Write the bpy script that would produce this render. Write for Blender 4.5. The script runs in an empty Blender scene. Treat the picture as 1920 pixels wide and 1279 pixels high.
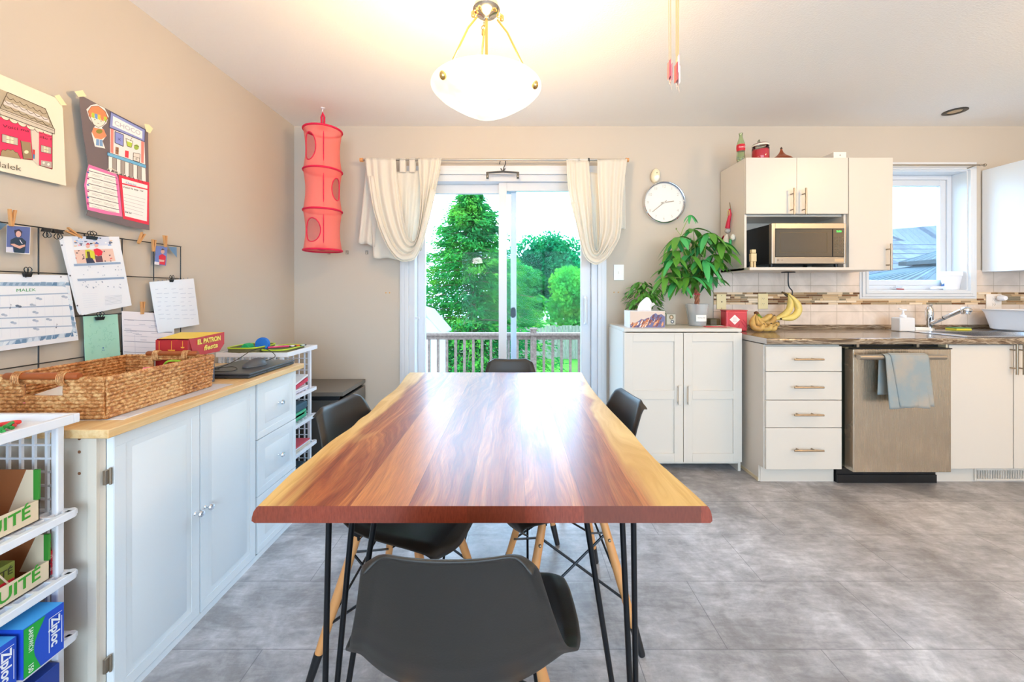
import bpy, math, random
from mathutils import Vector, Matrix
from math import sin, cos, pi, radians as R
C = bpy.context.scene.collection
SC = bpy.context.scene
# ---------------------------------------------------------------- camera, world, lights, exposure
F = 740.0; HZ = 548.0; CH = 1.19           # focal length (px at 1920), horizon row, camera height
cd = bpy.data.cameras.new('camera'); cam = bpy.data.objects.new('camera', cd); C.objects.link(cam)
cam.location = (0, 0, CH); cam.rotation_euler = (pi/2, 0, 0)
cd.sensor_width = 36; cd.lens = F/1920*36; cd.shift_y = -(639.5-HZ)/1920; cd.clip_start = .02
SC.camera = cam
SC.view_settings.view_transform = 'Standard'; SC.view_settings.look = 'None'
SC.view_settings.gamma = 1; SC.view_settings.use_curve_mapping = False
SC.view_settings.exposure = -0.12
W = bpy.data.worlds.new('sky'); SC.world = W; W.use_nodes = True
bg = W.node_tree.nodes['Background']; bg.inputs[0].default_value = (.57, .79, 1, 1); bg.inputs[1].default_value = 11.0
def light(name, kind, loc, power, col, size=.1, rot=None, sy=None, portal=False):
    l = bpy.data.lights.new(name, kind); l.energy = power; l.color = col
    if kind == 'AREA':
        l.size = size
        if sy: l.shape = 'RECTANGLE'; l.size_y = sy
        if portal: l.cycles.is_portal = True
    else: l.shadow_soft_size = size
    o = bpy.data.objects.new(name, l); C.objects.link(o); o.location = loc
    if rot: o.rotation_euler = rot
    return o
WARM = (1, .63, .29)
light('door_portal', 'AREA', (-.07, 3.20, 1.05), 1, (1, 1, 1), 1.5, (R(-90), 0, 0), 2.1, True)
light('kitchen_window_portal', 'AREA', (3.1, 3.26, 1.66), 1, (1, 1, 1), .8, (R(-90), 0, 0), .95, True)
light('added_window_portal', 'AREA', (.6, -3.62, 1.35), 1, (1, 1, 1), 4.2, (R(90), 0, 0), 1.9, True)  # portal of the rear window added for fill
light('pendant_bulb_light', 'POINT', (-.097, 1.5, 2.03), 60, WARM, .09)
light('unseen_ceiling_light', 'POINT', (3.5, .2, 2.33), 62, WARM, .10)  # unseen lamp for brightness, sited by the wall cabinet's shadow
light('unseen_ceiling_light', 'POINT', (2.9, 1.35, 2.33), 20, WARM, .10)  # second unseen lamp, added for warm light on floor and doors
light('added_uplight', 'POINT', (-.7, -1.7, 1.80), 44, (1, .90, .82), .10)  # unseen uplight added to brighten the ceiling
light('added_uplight', 'POINT', (2.7, -1.5, 1.80), 52, (1, .88, .78), .10)  # second added uplight, same fill from the right

# ---------------------------------------------------------------- materials
def lin(c):
    if isinstance(c, str): c = tuple(int(c[i:i+2], 16) for i in (0, 2, 4))
    return tuple(((x/255)/12.92 if x/255 <= .04045 else ((x/255+.055)/1.055)**2.4) for x in c)+(1,)
MC = {}
def mat(hexc, rough=.5, metal=0, coat=0, emit=0, trans=0, name=None, bump=0, bscale=60, spec=.5, alpha=1, sheen=0):
    key = (hexc, rough, metal, coat, emit, trans, bump, bscale, spec, alpha, sheen)
    if key in MC: return MC[key]
    m = bpy.data.materials.new(name or 'mat_'+hexc); m.use_nodes = True
    nt = m.node_tree; b = nt.nodes['Principled BSDF']
    b.inputs['Base Color'].default_value = lin(hexc); b.inputs['Roughness'].default_value = rough
    b.inputs['Metallic'].default_value = metal; b.inputs['Coat Weight'].default_value = coat
    b.inputs['Coat Roughness'].default_value = .08
    b.inputs['Specular IOR Level'].default_value = spec
    b.inputs['Transmission Weight'].default_value = trans; b.inputs['Alpha'].default_value = alpha
    b.inputs['Sheen Weight'].default_value = sheen
    if emit:
        b.inputs['Emission Color'].default_value = lin(hexc); b.inputs['Emission Strength'].default_value = emit
    if bump:
        n = nt.nodes.new('ShaderNodeTexNoise'); n.inputs['Scale'].default_value = bscale; n.inputs['Detail'].default_value = 4
        tc = nt.nodes.new('ShaderNodeTexCoord'); bp = nt.nodes.new('ShaderNodeBump')
        bp.inputs['Strength'].default_value = bump; bp.inputs['Distance'].default_value = .004
        nt.links.new(tc.outputs['Object'], n.inputs['Vector']); nt.links.new(n.outputs['Fac'], bp.inputs['Height'])
        nt.links.new(bp.outputs['Normal'], b.inputs['Normal'])
    MC[key] = m; return m
class NT:
    """tiny node helper"""
    def __init__(s, name):
        s.m = bpy.data.materials.new(name); s.m.use_nodes = True; s.nt = s.m.node_tree; s.b = s.nt.nodes['Principled BSDF']
    def n(s, t, **k):
        x = s.nt.nodes.new('ShaderNode'+t)
        for a, v in k.items(): setattr(x, a, v)
        return x
    def l(s, a, b): s.nt.links.new(a, b)
    def coord(s, scale=(1, 1, 1), rot=(0, 0, 0)):
        tc = s.n('TexCoord'); mp = s.n('Mapping'); mp.inputs['Scale'].default_value = scale; mp.inputs['Rotation'].default_value = rot
        s.l(tc.outputs['Object'], mp.inputs['Vector']); return mp.outputs[0]
    def noise(s, vec, scale, detail=4, rough=.5, dist=0):
        x = s.n('TexNoise'); x.inputs['Scale'].default_value = scale; x.inputs['Detail'].default_value = detail
        x.inputs['Roughness'].default_value = rough; x.inputs['Distortion'].default_value = dist
        s.l(vec, x.inputs['Vector']); return x.outputs['Fac']
    def ramp(s, fac, stops):
        r = s.n('ValToRGB'); e = r.color_ramp.elements
        while len(e) < len(stops): e.new(.5)
        for i, (p, c) in enumerate(stops): e[i].position = p; e[i].color = lin(c)
        s.l(fac, r.inputs[0]); return r.outputs[0]
    def mix(s, fac, a, b, mode='MIX'):
        x = s.n('Mix', data_type='RGBA', blend_type=mode)
        for inp, v in ((x.inputs[0], fac), (x.inputs[6], a), (x.inputs[7], b)):
            if isinstance(v, (int, float)): inp.default_value = v
            elif isinstance(v, str): inp.default_value = lin(v)
            else: s.l(v, inp)
        return x.outputs[2]
    def math(s, op, a, b=0.0):
        x = s.n('Math', operation=op)
        for inp, v in ((x.inputs[0], a), (x.inputs[1], b)):
            if isinstance(v, (int, float)): inp.default_value = v
            else: s.l(v, inp)
        return x.outputs[0]
    def bump(s, h, st=.3, dist=.003):
        x = s.n('Bump'); x.inputs['Strength'].default_value = st; x.inputs['Distance'].default_value = dist
        s.l(h, x.inputs['Height']); s.l(x.outputs[0], s.b.inputs['Normal'])

def m_floor():
    t = NT('vinyl_floor'); v = t.coord()
    br = t.n('TexBrick'); br.inputs['Scale'].default_value = 1; br.inputs['Brick Width'].default_value = .62
    br.inputs['Row Height'].default_value = .31; br.inputs['Mortar Size'].default_value = .0016; br.offset = .5
    br.inputs['Color1'].default_value = (.35, .35, .35, 1); br.inputs['Color2'].default_value = (.65, .65, .65, 1); br.inputs['Mortar'].default_value = (.2, .2, .2, 1)
    t.l(v, br.inputs['Vector'])
    a = t.noise(v, 3.2, 9, .68, .6); b = t.noise(v, 14, 8, .7, .4)
    vs = t.coord((1.6, 7, 1), (0, 0, .6)); c = t.noise(vs, 5, 6, .7, .8)
    f = t.math('ADD', t.math('MULTIPLY', a, .5), t.math('ADD', t.math('MULTIPLY', b, .25), t.math('MULTIPLY', c, .25)))
    col = t.ramp(f, [(.34, '706f71'), (.46, '929295'), (.54, 'aeaeb2'), (.64, 'd4d3d6')])
    col = t.mix(.10, col, br.outputs['Color'], 'OVERLAY')
    col = t.mix(t.math('MULTIPLY', br.outputs['Fac'], .55), col, '5c5e63')
    t.l(col, t.b.inputs['Base Color'])
    t.l(t.math('ADD', t.math('MULTIPLY', b, .35), .20), t.b.inputs['Roughness'])
    t.bump(t.math('SUBTRACT', t.math('ADD', b, c), br.outputs['Fac']), .25, .003)
    return t.m
def m_table():
    t = NT('live_edge_wood'); tc = t.n('TexCoord'); sep = t.n('SeparateXYZ'); t.l(tc.outputs['Object'], sep.inputs[0])
    X, Y = sep.outputs[0], sep.outputs[1]
    v1 = t.coord((1, .35, 1)); warp = t.noise(v1, 3.0, 3, .5, .8)
    # plank id : strips across the width
    pl = t.math('FLOOR', t.math('MULTIPLY', t.math('ADD', X, .013), 8.3))
    wn = t.n('TexWhiteNoise', noise_dimensions='1D'); t.l(pl, wn.inputs['W'])
    vec = t.n('CombineXYZ')
    t.l(t.math('ADD', t.math('MULTIPLY', X, 22), t.math('MULTIPLY', warp, 9)), vec.inputs[0])
    t.l(t.math('MULTIPLY', Y, 1.6), vec.inputs[1]); t.l(t.math('MULTIPLY', wn.outputs['Value'], 30), vec.inputs[2])
    g = t.noise(vec.outputs[0], .9, 6, .62, 1.0)
    vf = t.coord((90, 4, 20)); fine = t.noise(vf, 3, 4, .6)
    heart = t.ramp(g, [(.28, '5e2c1a'), (.42, '874628'), (.55, 'ab6e3e'), (.70, 'd09a5c')])
    heart = t.mix(t.math('MULTIPLY', wn.outputs['Value'], .55), heart, '7c4128')
    heart = t.mix(t.math('MULTIPLY', t.math('GREATER_THAN', t.math('FRACT', t.math('MULTIPLY', wn.outputs['Value'], 7.3)), .55), .45), heart, 'd09a62')
    sm = t.math('LESS_THAN', t.math('FRACT', t.math('MULTIPLY', t.math('ADD', X, .013), 8.3)), .012)
    heart = t.mix(t.math('MULTIPLY', sm, .5), heart, '3a1c10')
    heart = t.mix(.35, heart, t.ramp(fine, [(.35, '80452a'), (.65, 'e0b078')]), 'OVERLAY')
    sap = t.ramp(g, [(.3, 'c99a4c'), (.7, 'efce86')])
    # sapwood follows both live edges
    ax = t.math('ABSOLUTE', t.math('SUBTRACT', X, .005))
    edge = t.math('ADD', ax, t.math('MULTIPLY', t.math('SUBTRACT', warp, .5), .30))
    fac = t.n('MapRange'); fac.inputs[1].default_value = .385; fac.inputs[2].default_value = .402
    t.l(edge, fac.inputs[0])
    # the end-grain face stays reddish
    geo = t.n('NewGeometry'); sn = t.n('SeparateXYZ'); t.l(geo.outputs['Normal'], sn.inputs[0])
    up = t.math('GREATER_THAN', sn.outputs[2], .35)
    col = t.mix(t.math('MULTIPLY', fac.outputs[0], up), heart, sap)
    endc = t.mix(t.math('MULTIPLY', wn.outputs['Value'], .8), t.ramp(fine, [(.3, '7a2c17'), (.7, '96422a')]), '5c2a16')
    front = t.math('GREATER_THAN', t.math('ABSOLUTE', sn.outputs[1]), .7)
    col = t.mix(front, col, endc)
    t.l(col, t.b.inputs['Base Color']); t.b.inputs['Roughness'].default_value = .40
    t.b.inputs['Coat Weight'].default_value = .5; t.b.inputs['Coat Roughness'].default_value = .27
    t.bump(t.math('ADD', fine, t.math('MULTIPLY', warp, 3)), .12, .003)
    return t.m
def m_birch():
    t = NT('birch_top'); v = t.coord((24, 1.2, 24)); g = t.noise(v, 2.5, 5, .6, .4)
    t.l(t.ramp(g, [(.3, 'dcae70'), (.7, 'f2d6a4')]), t.b.inputs['Base Color']); t.b.inputs['Roughness'].default_value = .35
    return t.m
def m_laminate():
    t = NT('marbled_laminate'); v = t.coord((1.1, 5.5, 9), (0, 0, .10)); w = t.noise(v, 2.2, 7, .62, 2.2)
    t.l(t.ramp(w, [(.32, '34271d'), (.43, '6d5844'), (.5, 'b0a08a'), (.55, '5c4c3c'), (.63, '8a7966'), (.75, 'c4b8a8')]), t.b.inputs['Base Color'])
    t.b.inputs['Roughness'].default_value = .22; t.b.inputs['Coat Weight'].default_value = .3
    return t.m
def m_steel(name='brushed_steel', c='cdc0ae', sc=(220, 3, 3), r=.27):
    t = NT(name); v = t.coord(sc); g = t.noise(v, 2, 3, .6)
    t.l(t.mix(.04, c, g, 'OVERLAY'), t.b.inputs['Base Color']); t.b.inputs['Metallic'].default_value = .9
    t.l(t.math('ADD', t.math('MULTIPLY', g, .04), r-.02), t.b.inputs['Roughness'])
    t.b.inputs['Anisotropic'].default_value = .4
    return t.m
def m_wicker():
    t = NT('seagrass_weave'); v = t.coord((1, 1, 1)); g = t.noise(v, 90, 4, .7); h = t.noise(v, 9, 2)
    col = t.ramp(t.math('ADD', t.math('MULTIPLY', g, .7), t.math('MULTIPLY', h, .3)), [(.33, '74401c'), (.48, 'b87a42'), (.62, 'e4bc84')])
    t.l(col, t.b.inputs['Base Color']); t.b.inputs['Roughness'].default_value = .6; t.bump(g, .5, .002)
    return t.m
def m_glass(name='pane_glass', tint='f4faff', k=.14):
    m = bpy.data.materials.new(name); m.use_nodes = True; nt = m.node_tree; nt.nodes.clear()
    o = nt.nodes.new('ShaderNodeOutputMaterial'); mx = nt.nodes.new('ShaderNodeMixShader'); tr = nt.nodes.new('ShaderNodeBsdfTransparent')
    gl = nt.nodes.new('ShaderNodeBsdfGlossy'); fr = nt.nodes.new('ShaderNodeFresnel'); mu = nt.nodes.new('ShaderNodeMath'); mu.operation = 'MULTIPLY'
    mu.inputs[1].default_value = k; fr.inputs[0].default_value = 1.45; gl.inputs['Roughness'].default_value = .02; tr.inputs[0].default_value = lin(tint)
    nt.links.new(fr.outputs[0], mu.inputs[0]); nt.links.new(mu.outputs[0], mx.inputs[0]); nt.links.new(tr.outputs[0], mx.inputs[1])
    nt.links.new(gl.outputs[0], mx.inputs[2]); nt.links.new(mx.outputs[0], o.inputs[0]); return m
def m_sheer(name, hexc, alpha):
    t = NT(name); t.b.inputs['Base Color'].default_value = lin(hexc); t.b.inputs['Roughness'].default_value = .8
    t.b.inputs['Alpha'].default_value = alpha; t.b.inputs['Specular IOR Level'].default_value = .1; return t.m
def m_cloth(name, hexc, tl=.35, bs=300):
    m = bpy.data.materials.new(name); m.use_nodes = True; nt = m.node_tree; b = nt.nodes['Principled BSDF']; o = nt.nodes['Material Output']
    b.inputs['Base Color'].default_value = lin(hexc); b.inputs['Roughness'].default_value = .9; b.inputs['Specular IOR Level'].default_value = .1
    tr = nt.nodes.new('ShaderNodeBsdfTranslucent'); tr.inputs[0].default_value = lin(hexc); mx = nt.nodes.new('ShaderNodeMixShader')
    mx.inputs[0].default_value = tl; nt.links.new(b.outputs[0], mx.inputs[1]); nt.links.new(tr.outputs[0], mx.inputs[2]); nt.links.new(mx.outputs[0], o.inputs[0])
    n = nt.nodes.new('ShaderNodeTexNoise'); n.inputs['Scale'].default_value = bs; bp = nt.nodes.new('ShaderNodeBump'); bp.inputs['Strength'].default_value = .25; bp.inputs['Distance'].default_value = .002
    nt.links.new(n.outputs['Fac'], bp.inputs['Height']); nt.links.new(bp.outputs[0], b.inputs['Normal']); return m
def m_foliage(name, c1, c2, c3):
    m = m_cloth(name, c2, .45); nt = m.node_tree; n = nt.nodes.new('ShaderNodeTexNoise'); n.inputs['Scale'].default_value = .9; n.inputs['Detail'].default_value = 6; n.inputs['Roughness'].default_value = .7
    tc = nt.nodes.new('ShaderNodeTexCoord'); r = nt.nodes.new('ShaderNodeValToRGB'); e = r.color_ramp.elements; e.new(.5)
    for i, (p, c) in enumerate(((.38, c1), (.5, c2), (.62, c3))): e[i].position = p; e[i].color = lin(c)
    nt.links.new(tc.outputs['Object'], n.inputs['Vector']); nt.links.new(n.outputs['Fac'], r.inputs[0])
    for x in nt.nodes:
        if x.type == 'BSDF_PRINCIPLED': nt.links.new(r.outputs[0], x.inputs['Base Color'])
        if x.type == 'BSDF_TRANSLUCENT': nt.links.new(r.outputs[0], x.inputs[0])
    return m
def m_noise2(name, a, b, scale=8, rough=.8, bump=.3, p=(.35, .65), detail=5, cs=(1, 1, 1)):
    t = NT(name); v = t.coord(cs); g = t.noise(v, scale, detail, .6); t.l(t.ramp(g, [(p[0], a), (p[1], b)]), t.b.inputs['Base Color'])
    t.b.inputs['Roughness'].default_value = rough; t.bump(g, bump, .004); return t.m
def m_brickish(name, c1, c2, mort, w, h, ms, rough=.3, rot=(R(90), 0, 0), off=.5, loc=(0, 0, 0), bump=.3, noise=.0):
    t = NT(name); tc = t.n('TexCoord'); mp = t.n('Mapping'); mp.inputs['Rotation'].default_value = rot; mp.inputs['Location'].default_value = loc
    t.l(tc.outputs['Object'], mp.inputs['Vector'])
    br = t.n('TexBrick'); br.inputs['Scale'].default_value = 1; br.inputs['Brick Width'].default_value = w; br.inputs['Row Height'].default_value = h
    br.inputs['Mortar Size'].default_value = ms; br.offset = off; br.inputs['Color1'].default_value = lin(c1); br.inputs['Color2'].default_value = lin(c2); br.inputs['Mortar'].default_value = lin(mort)
    t.l(mp.outputs[0], br.inputs['Vector']); col = br.outputs['Color']
    if noise: col = t.mix(noise, col, t.ramp(t.noise(t.coord(), 3.5, 5, .6, 1.2), [(.4, 'b8b2ac'), (.6, 'ffffff')]), 'MULTIPLY')
    t.l(col, t.b.inputs['Base Color']); t.b.inputs['Roughness'].default_value = rough
    t.bump(t.math('SUBTRACT', 1.0, br.outputs['Fac']), bump, .002); return t.m

M = dict(
 wall=mat('c8bfb2', .85, bump=.06, bscale=140, name='greige_wall_paint', spec=.2), ceil=mat('f8f5f1', .9, bump=.5, bscale=110, name='stipple_ceiling', spec=.1),
 trim=mat('dcdfe3', .35, name='white_trim'), floor=m_floor(), table=m_table(), birch=m_birch(), lam=m_laminate(),
 cab=mat('d8d0c5', .32, name='white_cabinet_laminate', bump=.03, bscale=30), cabedge=mat('e6d3b0', .5, name='cream_edge'),
 thermo=mat('e6ebee', .35, name='painted_white_wood'), side=mat('ddd3c4', .5, name='cream_side_panel'), vinyl=mat('d6dae0', .3, name='white_vinyl'),
 steel=m_steel(), steel2=m_steel('satin_nickel', 'aea69b', (60, 60, 60), .30), chrome=mat('e4e6ea', .08, 1, name='chrome'), nickel=mat('a89a88', .32, .9, name='nickel_bar'),
 black=mat('17181b', .4, name='black_plastic'), blackm=mat('202226', .35, .6, name='black_steel'), shell=mat('262422', .42, name='dark_grey_shell_plastic', bump=.05, bscale=250),
 legw=mat('d79a5f', .42, name='beech_leg', bump=.05), wicker=m_wicker(), glass=m_glass(), white=mat('f3f3f1', .5, name='white_paper'), plast=mat('edeff5', .32, name='white_plastic'),
 curtain=m_cloth('ivory_curtain', 'f7f2e8', .42), towel=m_noise2('blue_grey_towel', '8c989b', 'a49d92', 7, .95, .5, (.42, .62)), pin=mat('cf9860', .6, name='clothespin_wood'),
 wire=mat('2e2f31', .45, .5, name='dark_wire'), leaf=mat('529232', .45, name='glossy_leaf'), leaf2=mat('48b062', .45, name='light_leaf'),
)
# ---------------------------------------------------------------- geometry helpers
TXT = {}
def text_geo(s, bold=0):
    if (s, bold) in TXT: return TXT[(s, bold)]
    cu = bpy.data.curves.new('t', 'FONT'); cu.body = s; cu.size = 1; cu.resolution_u = 3; cu.offset = bold; cu.align_x = 'CENTER'; cu.align_y = 'CENTER'
    o = bpy.data.objects.new('t', cu); C.objects.link(o); bpy.context.view_layer.update()
    me = bpy.data.meshes.new_from_object(o.evaluated_get(bpy.context.evaluated_depsgraph_get()))
    r = ([tuple(v.co) for v in me.vertices], [tuple(p.vertices) for p in me.polygons])
    bpy.data.objects.remove(o); bpy.data.curves.remove(cu); bpy.data.meshes.remove(me)
    TXT[(s, bold)] = r; return r
def V(*a): return Vector(a if len(a) > 1 else a[0])
class MB:
    def __init__(s): s.v = []; s.f = []; s.m = []; s.mats = []
    def mi(s, m):
        if isinstance(m, str): m = M[m] if m in M else mat(m)
        if m not in s.mats: s.mats.append(m)
        return s.mats.index(m)
    def add(s, vs, fs, m):
        o = len(s.v); k = s.mi(m); s.v += [tuple(x) for x in vs]
        for f in fs: s.f.append(tuple(i+o for i in f)); s.m.append(k)
        return s
    def box(s, x0, x1, y0, y1, z0, z1, m, rz=0, piv=None):
        vs = [(x, y, z) for x in (x0, x1) for y in (y0, y1) for z in (z0, z1)]
        if rz:
            px, py = piv or ((x0+x1)/2, (y0+y1)/2); c, n = cos(rz), sin(rz)
            vs = [(px+(x-px)*c-(y-py)*n, py+(x-px)*n+(y-py)*c, z) for x, y, z in vs]
        return s.add(vs, [(0, 1, 3, 2), (4, 6, 7, 5), (0, 4, 5, 1), (2, 3, 7, 6), (0, 2, 6, 4), (1, 5, 7, 3)], m)
    def frame(s, x0, x1, z0, z1, w, y0, y1, m, wb=None, wt=None, wr=None):
        wb = w if wb is None else wb; wt = w if wt is None else wt; wr = w if wr is None else wr
        s.box(x0, x0+w, y0, y1, z0, z1, m); s.box(x1-wr, x1, y0, y1, z0, z1, m)
        if wb: s.box(x0+w, x1-wr, y0, y1, z0, z0+wb, m)
        if wt: s.box(x0+w, x1-wr, y0, y1, z1-wt, z1, m)
        return s
    def obox(s, c, ax, ay, az, m):
        """oriented box: centre and three half-axis vectors"""
        c, ax, ay, az = V(c), V(ax), V(ay), V(az)
        vs = [c+i*ax+j*ay+k*az for i in (-1, 1) for j in (-1, 1) for k in (-1, 1)]
        return s.add(vs, [(0, 1, 3, 2), (4, 6, 7, 5), (0, 4, 5, 1), (2, 3, 7, 6), (0, 2, 6, 4), (1, 5, 7, 3)], m)
    def tube(s, path, r, m, seg=8, closed=False, flat=1.0):
        P = [V(p) for p in path]; n = len(P); rs = r if isinstance(r, (list, tuple)) else [r]*n
        vs = []; N = None
        for i in range(n):
            if closed: T = (P[(i+1) % n]-P[i-1])
            else: T = (P[min(i+1, n-1)]-P[max(i-1, 0)])
            T.normalize()
            if N is None:
                N = T.cross(V(0, 0, 1))
                if N.length < .2: N = T.cross(V(1, 0, 0))
            N = N-T*N.dot(T); N.normalize(); B = T.cross(N)
            for k in range(seg):
                a = 2*pi*k/seg; vs.append(P[i]+(N*cos(a)+B*sin(a)*flat)*rs[i])
        fs = []
        for i in range(n if closed else n-1):
            j = (i+1) % n
            for k in range(seg):
                k2 = (k+1) % seg; fs.append((i*seg+k, i*seg+k2, j*seg+k2, j*seg+k))
        if not closed: fs.append(tuple(range(seg-1, -1, -1))); fs.append(tuple((n-1)*seg+k for k in range(seg)))
        return s.add(vs, fs, m)
    def lathe(s, prof, c, m, seg=32, sx=1, sy=1, axis='z', cap=True):
        c = V(c); vs = []
        for r, z in prof:
            for k in range(seg):
                a = 2*pi*k/seg; p = V(r*cos(a)*sx, r*sin(a)*sy, z)
                if axis == 'y': p = V(p.x, -p.z, p.y)
                if axis == 'x': p = V(p.z, p.x, p.y)
                vs.append(c+p)
        if len(prof) == 2 and prof[0][0] < 1e-6: cap = False
        fs = []
        for i in range(len(prof)-1):
            for k in range(seg):
                k2 = (k+1) % seg; fs.append((i*seg+k, i*seg+k2, (i+1)*seg+k2, (i+1)*seg+k))
        if cap and prof[0][0] > 1e-6: fs.append(tuple(range(seg-1, -1, -1)))
        if cap and prof[-1][0] > 1e-6: fs.append(tuple((len(prof)-1)*seg+k for k in range(seg)))
        return s.add(vs, fs, m)
    def ell(s, c, r, m, seg=16, rings=10, rot=None):
        c = V(c); vs = []; r = (r, r, r) if isinstance(r, (int, float)) else r
        for i in range(rings+1):
            t = pi*i/rings
            for k in range(seg):
                a = 2*pi*k/seg; p = V(r[0]*sin(t)*cos(a), r[1]*sin(t)*sin(a), -r[2]*cos(t))
                if rot: p = rot @ p
                vs.append(c+p)
        fs = [(i*seg+k, i*seg+(k+1) % seg, (i+1)*seg+(k+1) % seg, (i+1)*seg+k) for i in range(rings) for k in range(seg)]
        return s.add(vs, fs, m)
    def poly(s, pts, m): return s.add(pts, [tuple(range(len(pts)))], m)
    def prism(s, pts, d, m):
        """extrude a 3-D polygon by vector d"""
        n = len(pts); d = V(d); vs = [V(p) for p in pts]+[V(p)+d for p in pts]
        return s.add(vs, [tuple(range(n-1, -1, -1)), tuple(range(n, 2*n))]+[(i, (i+1) % n, (i+1) % n+n, i+n) for i in range(n)], m)
    def grid(s, fn, nu, nv, m, skip=None, cu=False):
        vs = [fn(i/nu, j/nv) for j in range(nv+1) for i in range(nu+(0 if cu else 1))]; w = nu if cu else nu+1
        fs = [(j*w+i, j*w+(i+1) % w, (j+1)*w+(i+1) % w, (j+1)*w+i) for j in range(nv) for i in range(nu) if not (skip and skip((i+.5)/nu, (j+.5)/nv))]
        return s.add(vs, fs, m)
    def text(s, st, size, o, u, v, m, bold=0, wid=None, shear=0):
        vs, fs = text_geo(st, bold); o, u, v = V(o), V(u).normalized(), V(v).normalized()
        if not vs: return s
        sx = size
        if wid: w = max(p[0] for p in vs)-min(p[0] for p in vs); sx = wid/w
        return s.add([o+u*(p[0]*sx+p[1]*size*shear)+v*(p[1]*size) for p in vs], fs, m)
    def build(s, name, parent=None, bevel=0, smooth=True, solid=0, sub=0, local=False, ang=38, label=None, seg=2):
        me = bpy.data.meshes.new(name); off = V(0, 0, 0); o = bpy.data.objects.new(name, me)
        if parent is not None:
            p = parent
            while p is not None and not local: off += p.location; p = p.parent
            o.parent = parent
        elif not local:
            xs = [p[0] for p in s.v]; ys = [p[1] for p in s.v]; zs = [p[2] for p in s.v]
            off = V((min(xs)+max(xs))/2, (min(ys)+max(ys))/2, min(zs)); o.location = off
        me.from_pydata([V(p)-off for p in s.v], [], s.f)
        for x in s.mats: me.materials.append(x)
        me.polygons.foreach_set('material_index', s.m)
        if smooth:
            me.polygons.foreach_set('use_smooth', [True]*len(s.f)); me.set_sharp_from_angle(angle=R(ang))
        me.update(); C.objects.link(o)
        if solid:
            md = o.modifiers.new('s', 'SOLIDIFY'); md.thickness = solid; md.offset = 0
        if bevel:
            md = o.modifiers.new('b', 'BEVEL'); md.width = bevel; md.segments = seg; md.limit_method = 'ANGLE'; md.angle_limit = R(40); md.harden_normals = True
        if sub:
            md = o.modifiers.new('u', 'SUBSURF'); md.levels = sub; md.render_levels = sub
        if label: o['label'] = label
        return o
def thing(name, label, cat, loc=(0, 0, 0), rz=0, group=None):
    o = bpy.data.objects.new(name, None); C.objects.link(o); o.location = loc; o.rotation_euler = (0, 0, rz); o.empty_display_size = .05
    return tag(o, label, cat, group)
def tag(o, label, cat, group=None, kind=None):
    o['label'] = label; o['category'] = cat
    if group: o['group'] = group
    if kind: o['kind'] = kind
    return o
def struct(o): o['kind'] = 'structure'; return o
def copy_tree(o, parent=None):
    c = o.copy(); C.objects.link(c)
    if parent is not None: c.parent = parent
    for ch in list(o.children): copy_tree(ch, c)
    return c
def at(px, py, D): return V((px-960)*D/F, D, CH+(HZ-py)*D/F)
def sc(pts): return [V(p) for p in pts]
def smoothpath(pts, n=8):
    P = [V(p) for p in pts]; out = []
    for i in range(len(P)-1):
        a, b, c, d = P[max(i-1, 0)], P[i], P[i+1], P[min(i+2, len(P)-1)]
        for k in range(n):
            t = k/n; out.append(.5*((2*b)+(c-a)*t+(2*a-5*b+4*c-d)*t*t+(3*b-a-3*c+d)*t**3))
    out.append(P[-1]); return out
def circ(c, r, n=24, plane='xz', ry=None):
    c = V(c); ry = r if ry is None else ry; o = []
    for k in range(n):
        a = 2*pi*k/n; x, y = r*cos(a), ry*sin(a)
        o.append(c+(V(x, 0, y) if plane == 'xz' else V(x, y, 0) if plane == 'xy' else V(0, x, y)))
    return o
# ---------------------------------------------------------------- room shell
XL, XR, YB, YF, ZC, T = -1.672, 4.35, 3.03, -3.5, 2.465, .16
struct(MB().box(XL-T, XR+T, YF-T, YB+T, -.1, 0, 'floor').build('floor'))
struct(MB().box(XL-T, XR+T, YF-T, YB+T, ZC, ZC+.1, 'ceil').build('ceiling'))
struct(MB().box(XL-T, XL, YF, YB+T, 0, ZC, 'wall').build('wall_left'))
struct(MB().box(XR, XR+T, YF, YB+T, 0, ZC, 'wall').build('wall_right'))
DX0, DX1, DZ = -.79, .655, 2.09        # patio door opening
WX0, WX1, WZ0, WZ1 = 2.72, 3.495, 1.20, 2.125
w = MB()
for a in ((XL, DX0, 0, ZC), (DX0, DX1, DZ, ZC), (DX1, WX0, 0, ZC), (WX0, WX1, 0, WZ0), (WX0, WX1, WZ1, ZC), (WX1, XR, 0, ZC)):
    w.box(a[0], a[1], YB, YB+T, a[2], a[3], 'wall')
struct(w.build('wall_back'))
w = MB(); RX0, RX1, RZ0, RZ1 = -1.3, 2.9, .35, 2.25
for a in ((XL, RX0, 0, ZC), (RX0, RX1, 0, RZ0), (RX0, RX1, RZ1, ZC), (RX1, XR, 0, ZC)):
    w.box(a[0], a[1], YF-T, YF, a[2], a[3], 'wall')
struct(w.build('wall_rear'))
o = struct(thing('added_window', 'wide unseen window added behind the viewer', 'window', (.8, YF, RZ0))); del o['category']; del o['label']  # unseen window, added to let fill daylight in from behind
MB().frame(RX0, RX1, RZ0, RZ1, .05, YF-.12, YF-.06, 'trim').box(.75, .8, YF-.12, YF-.06, RZ0, RZ1, 'trim').build('frame', o)
for nm, a in (('baseboard_back', (XL, DX0-.07, YB-.012, YB)), ('baseboard_back_right', (DX1+.07, .74, YB-.012, YB)), ('baseboard_left', (XL, XL+.012, 0, YB-.012))):
    struct(MB().box(a[0], a[1], a[2], a[3], 0, .085, 'trim').build(nm, bevel=.003))
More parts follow.
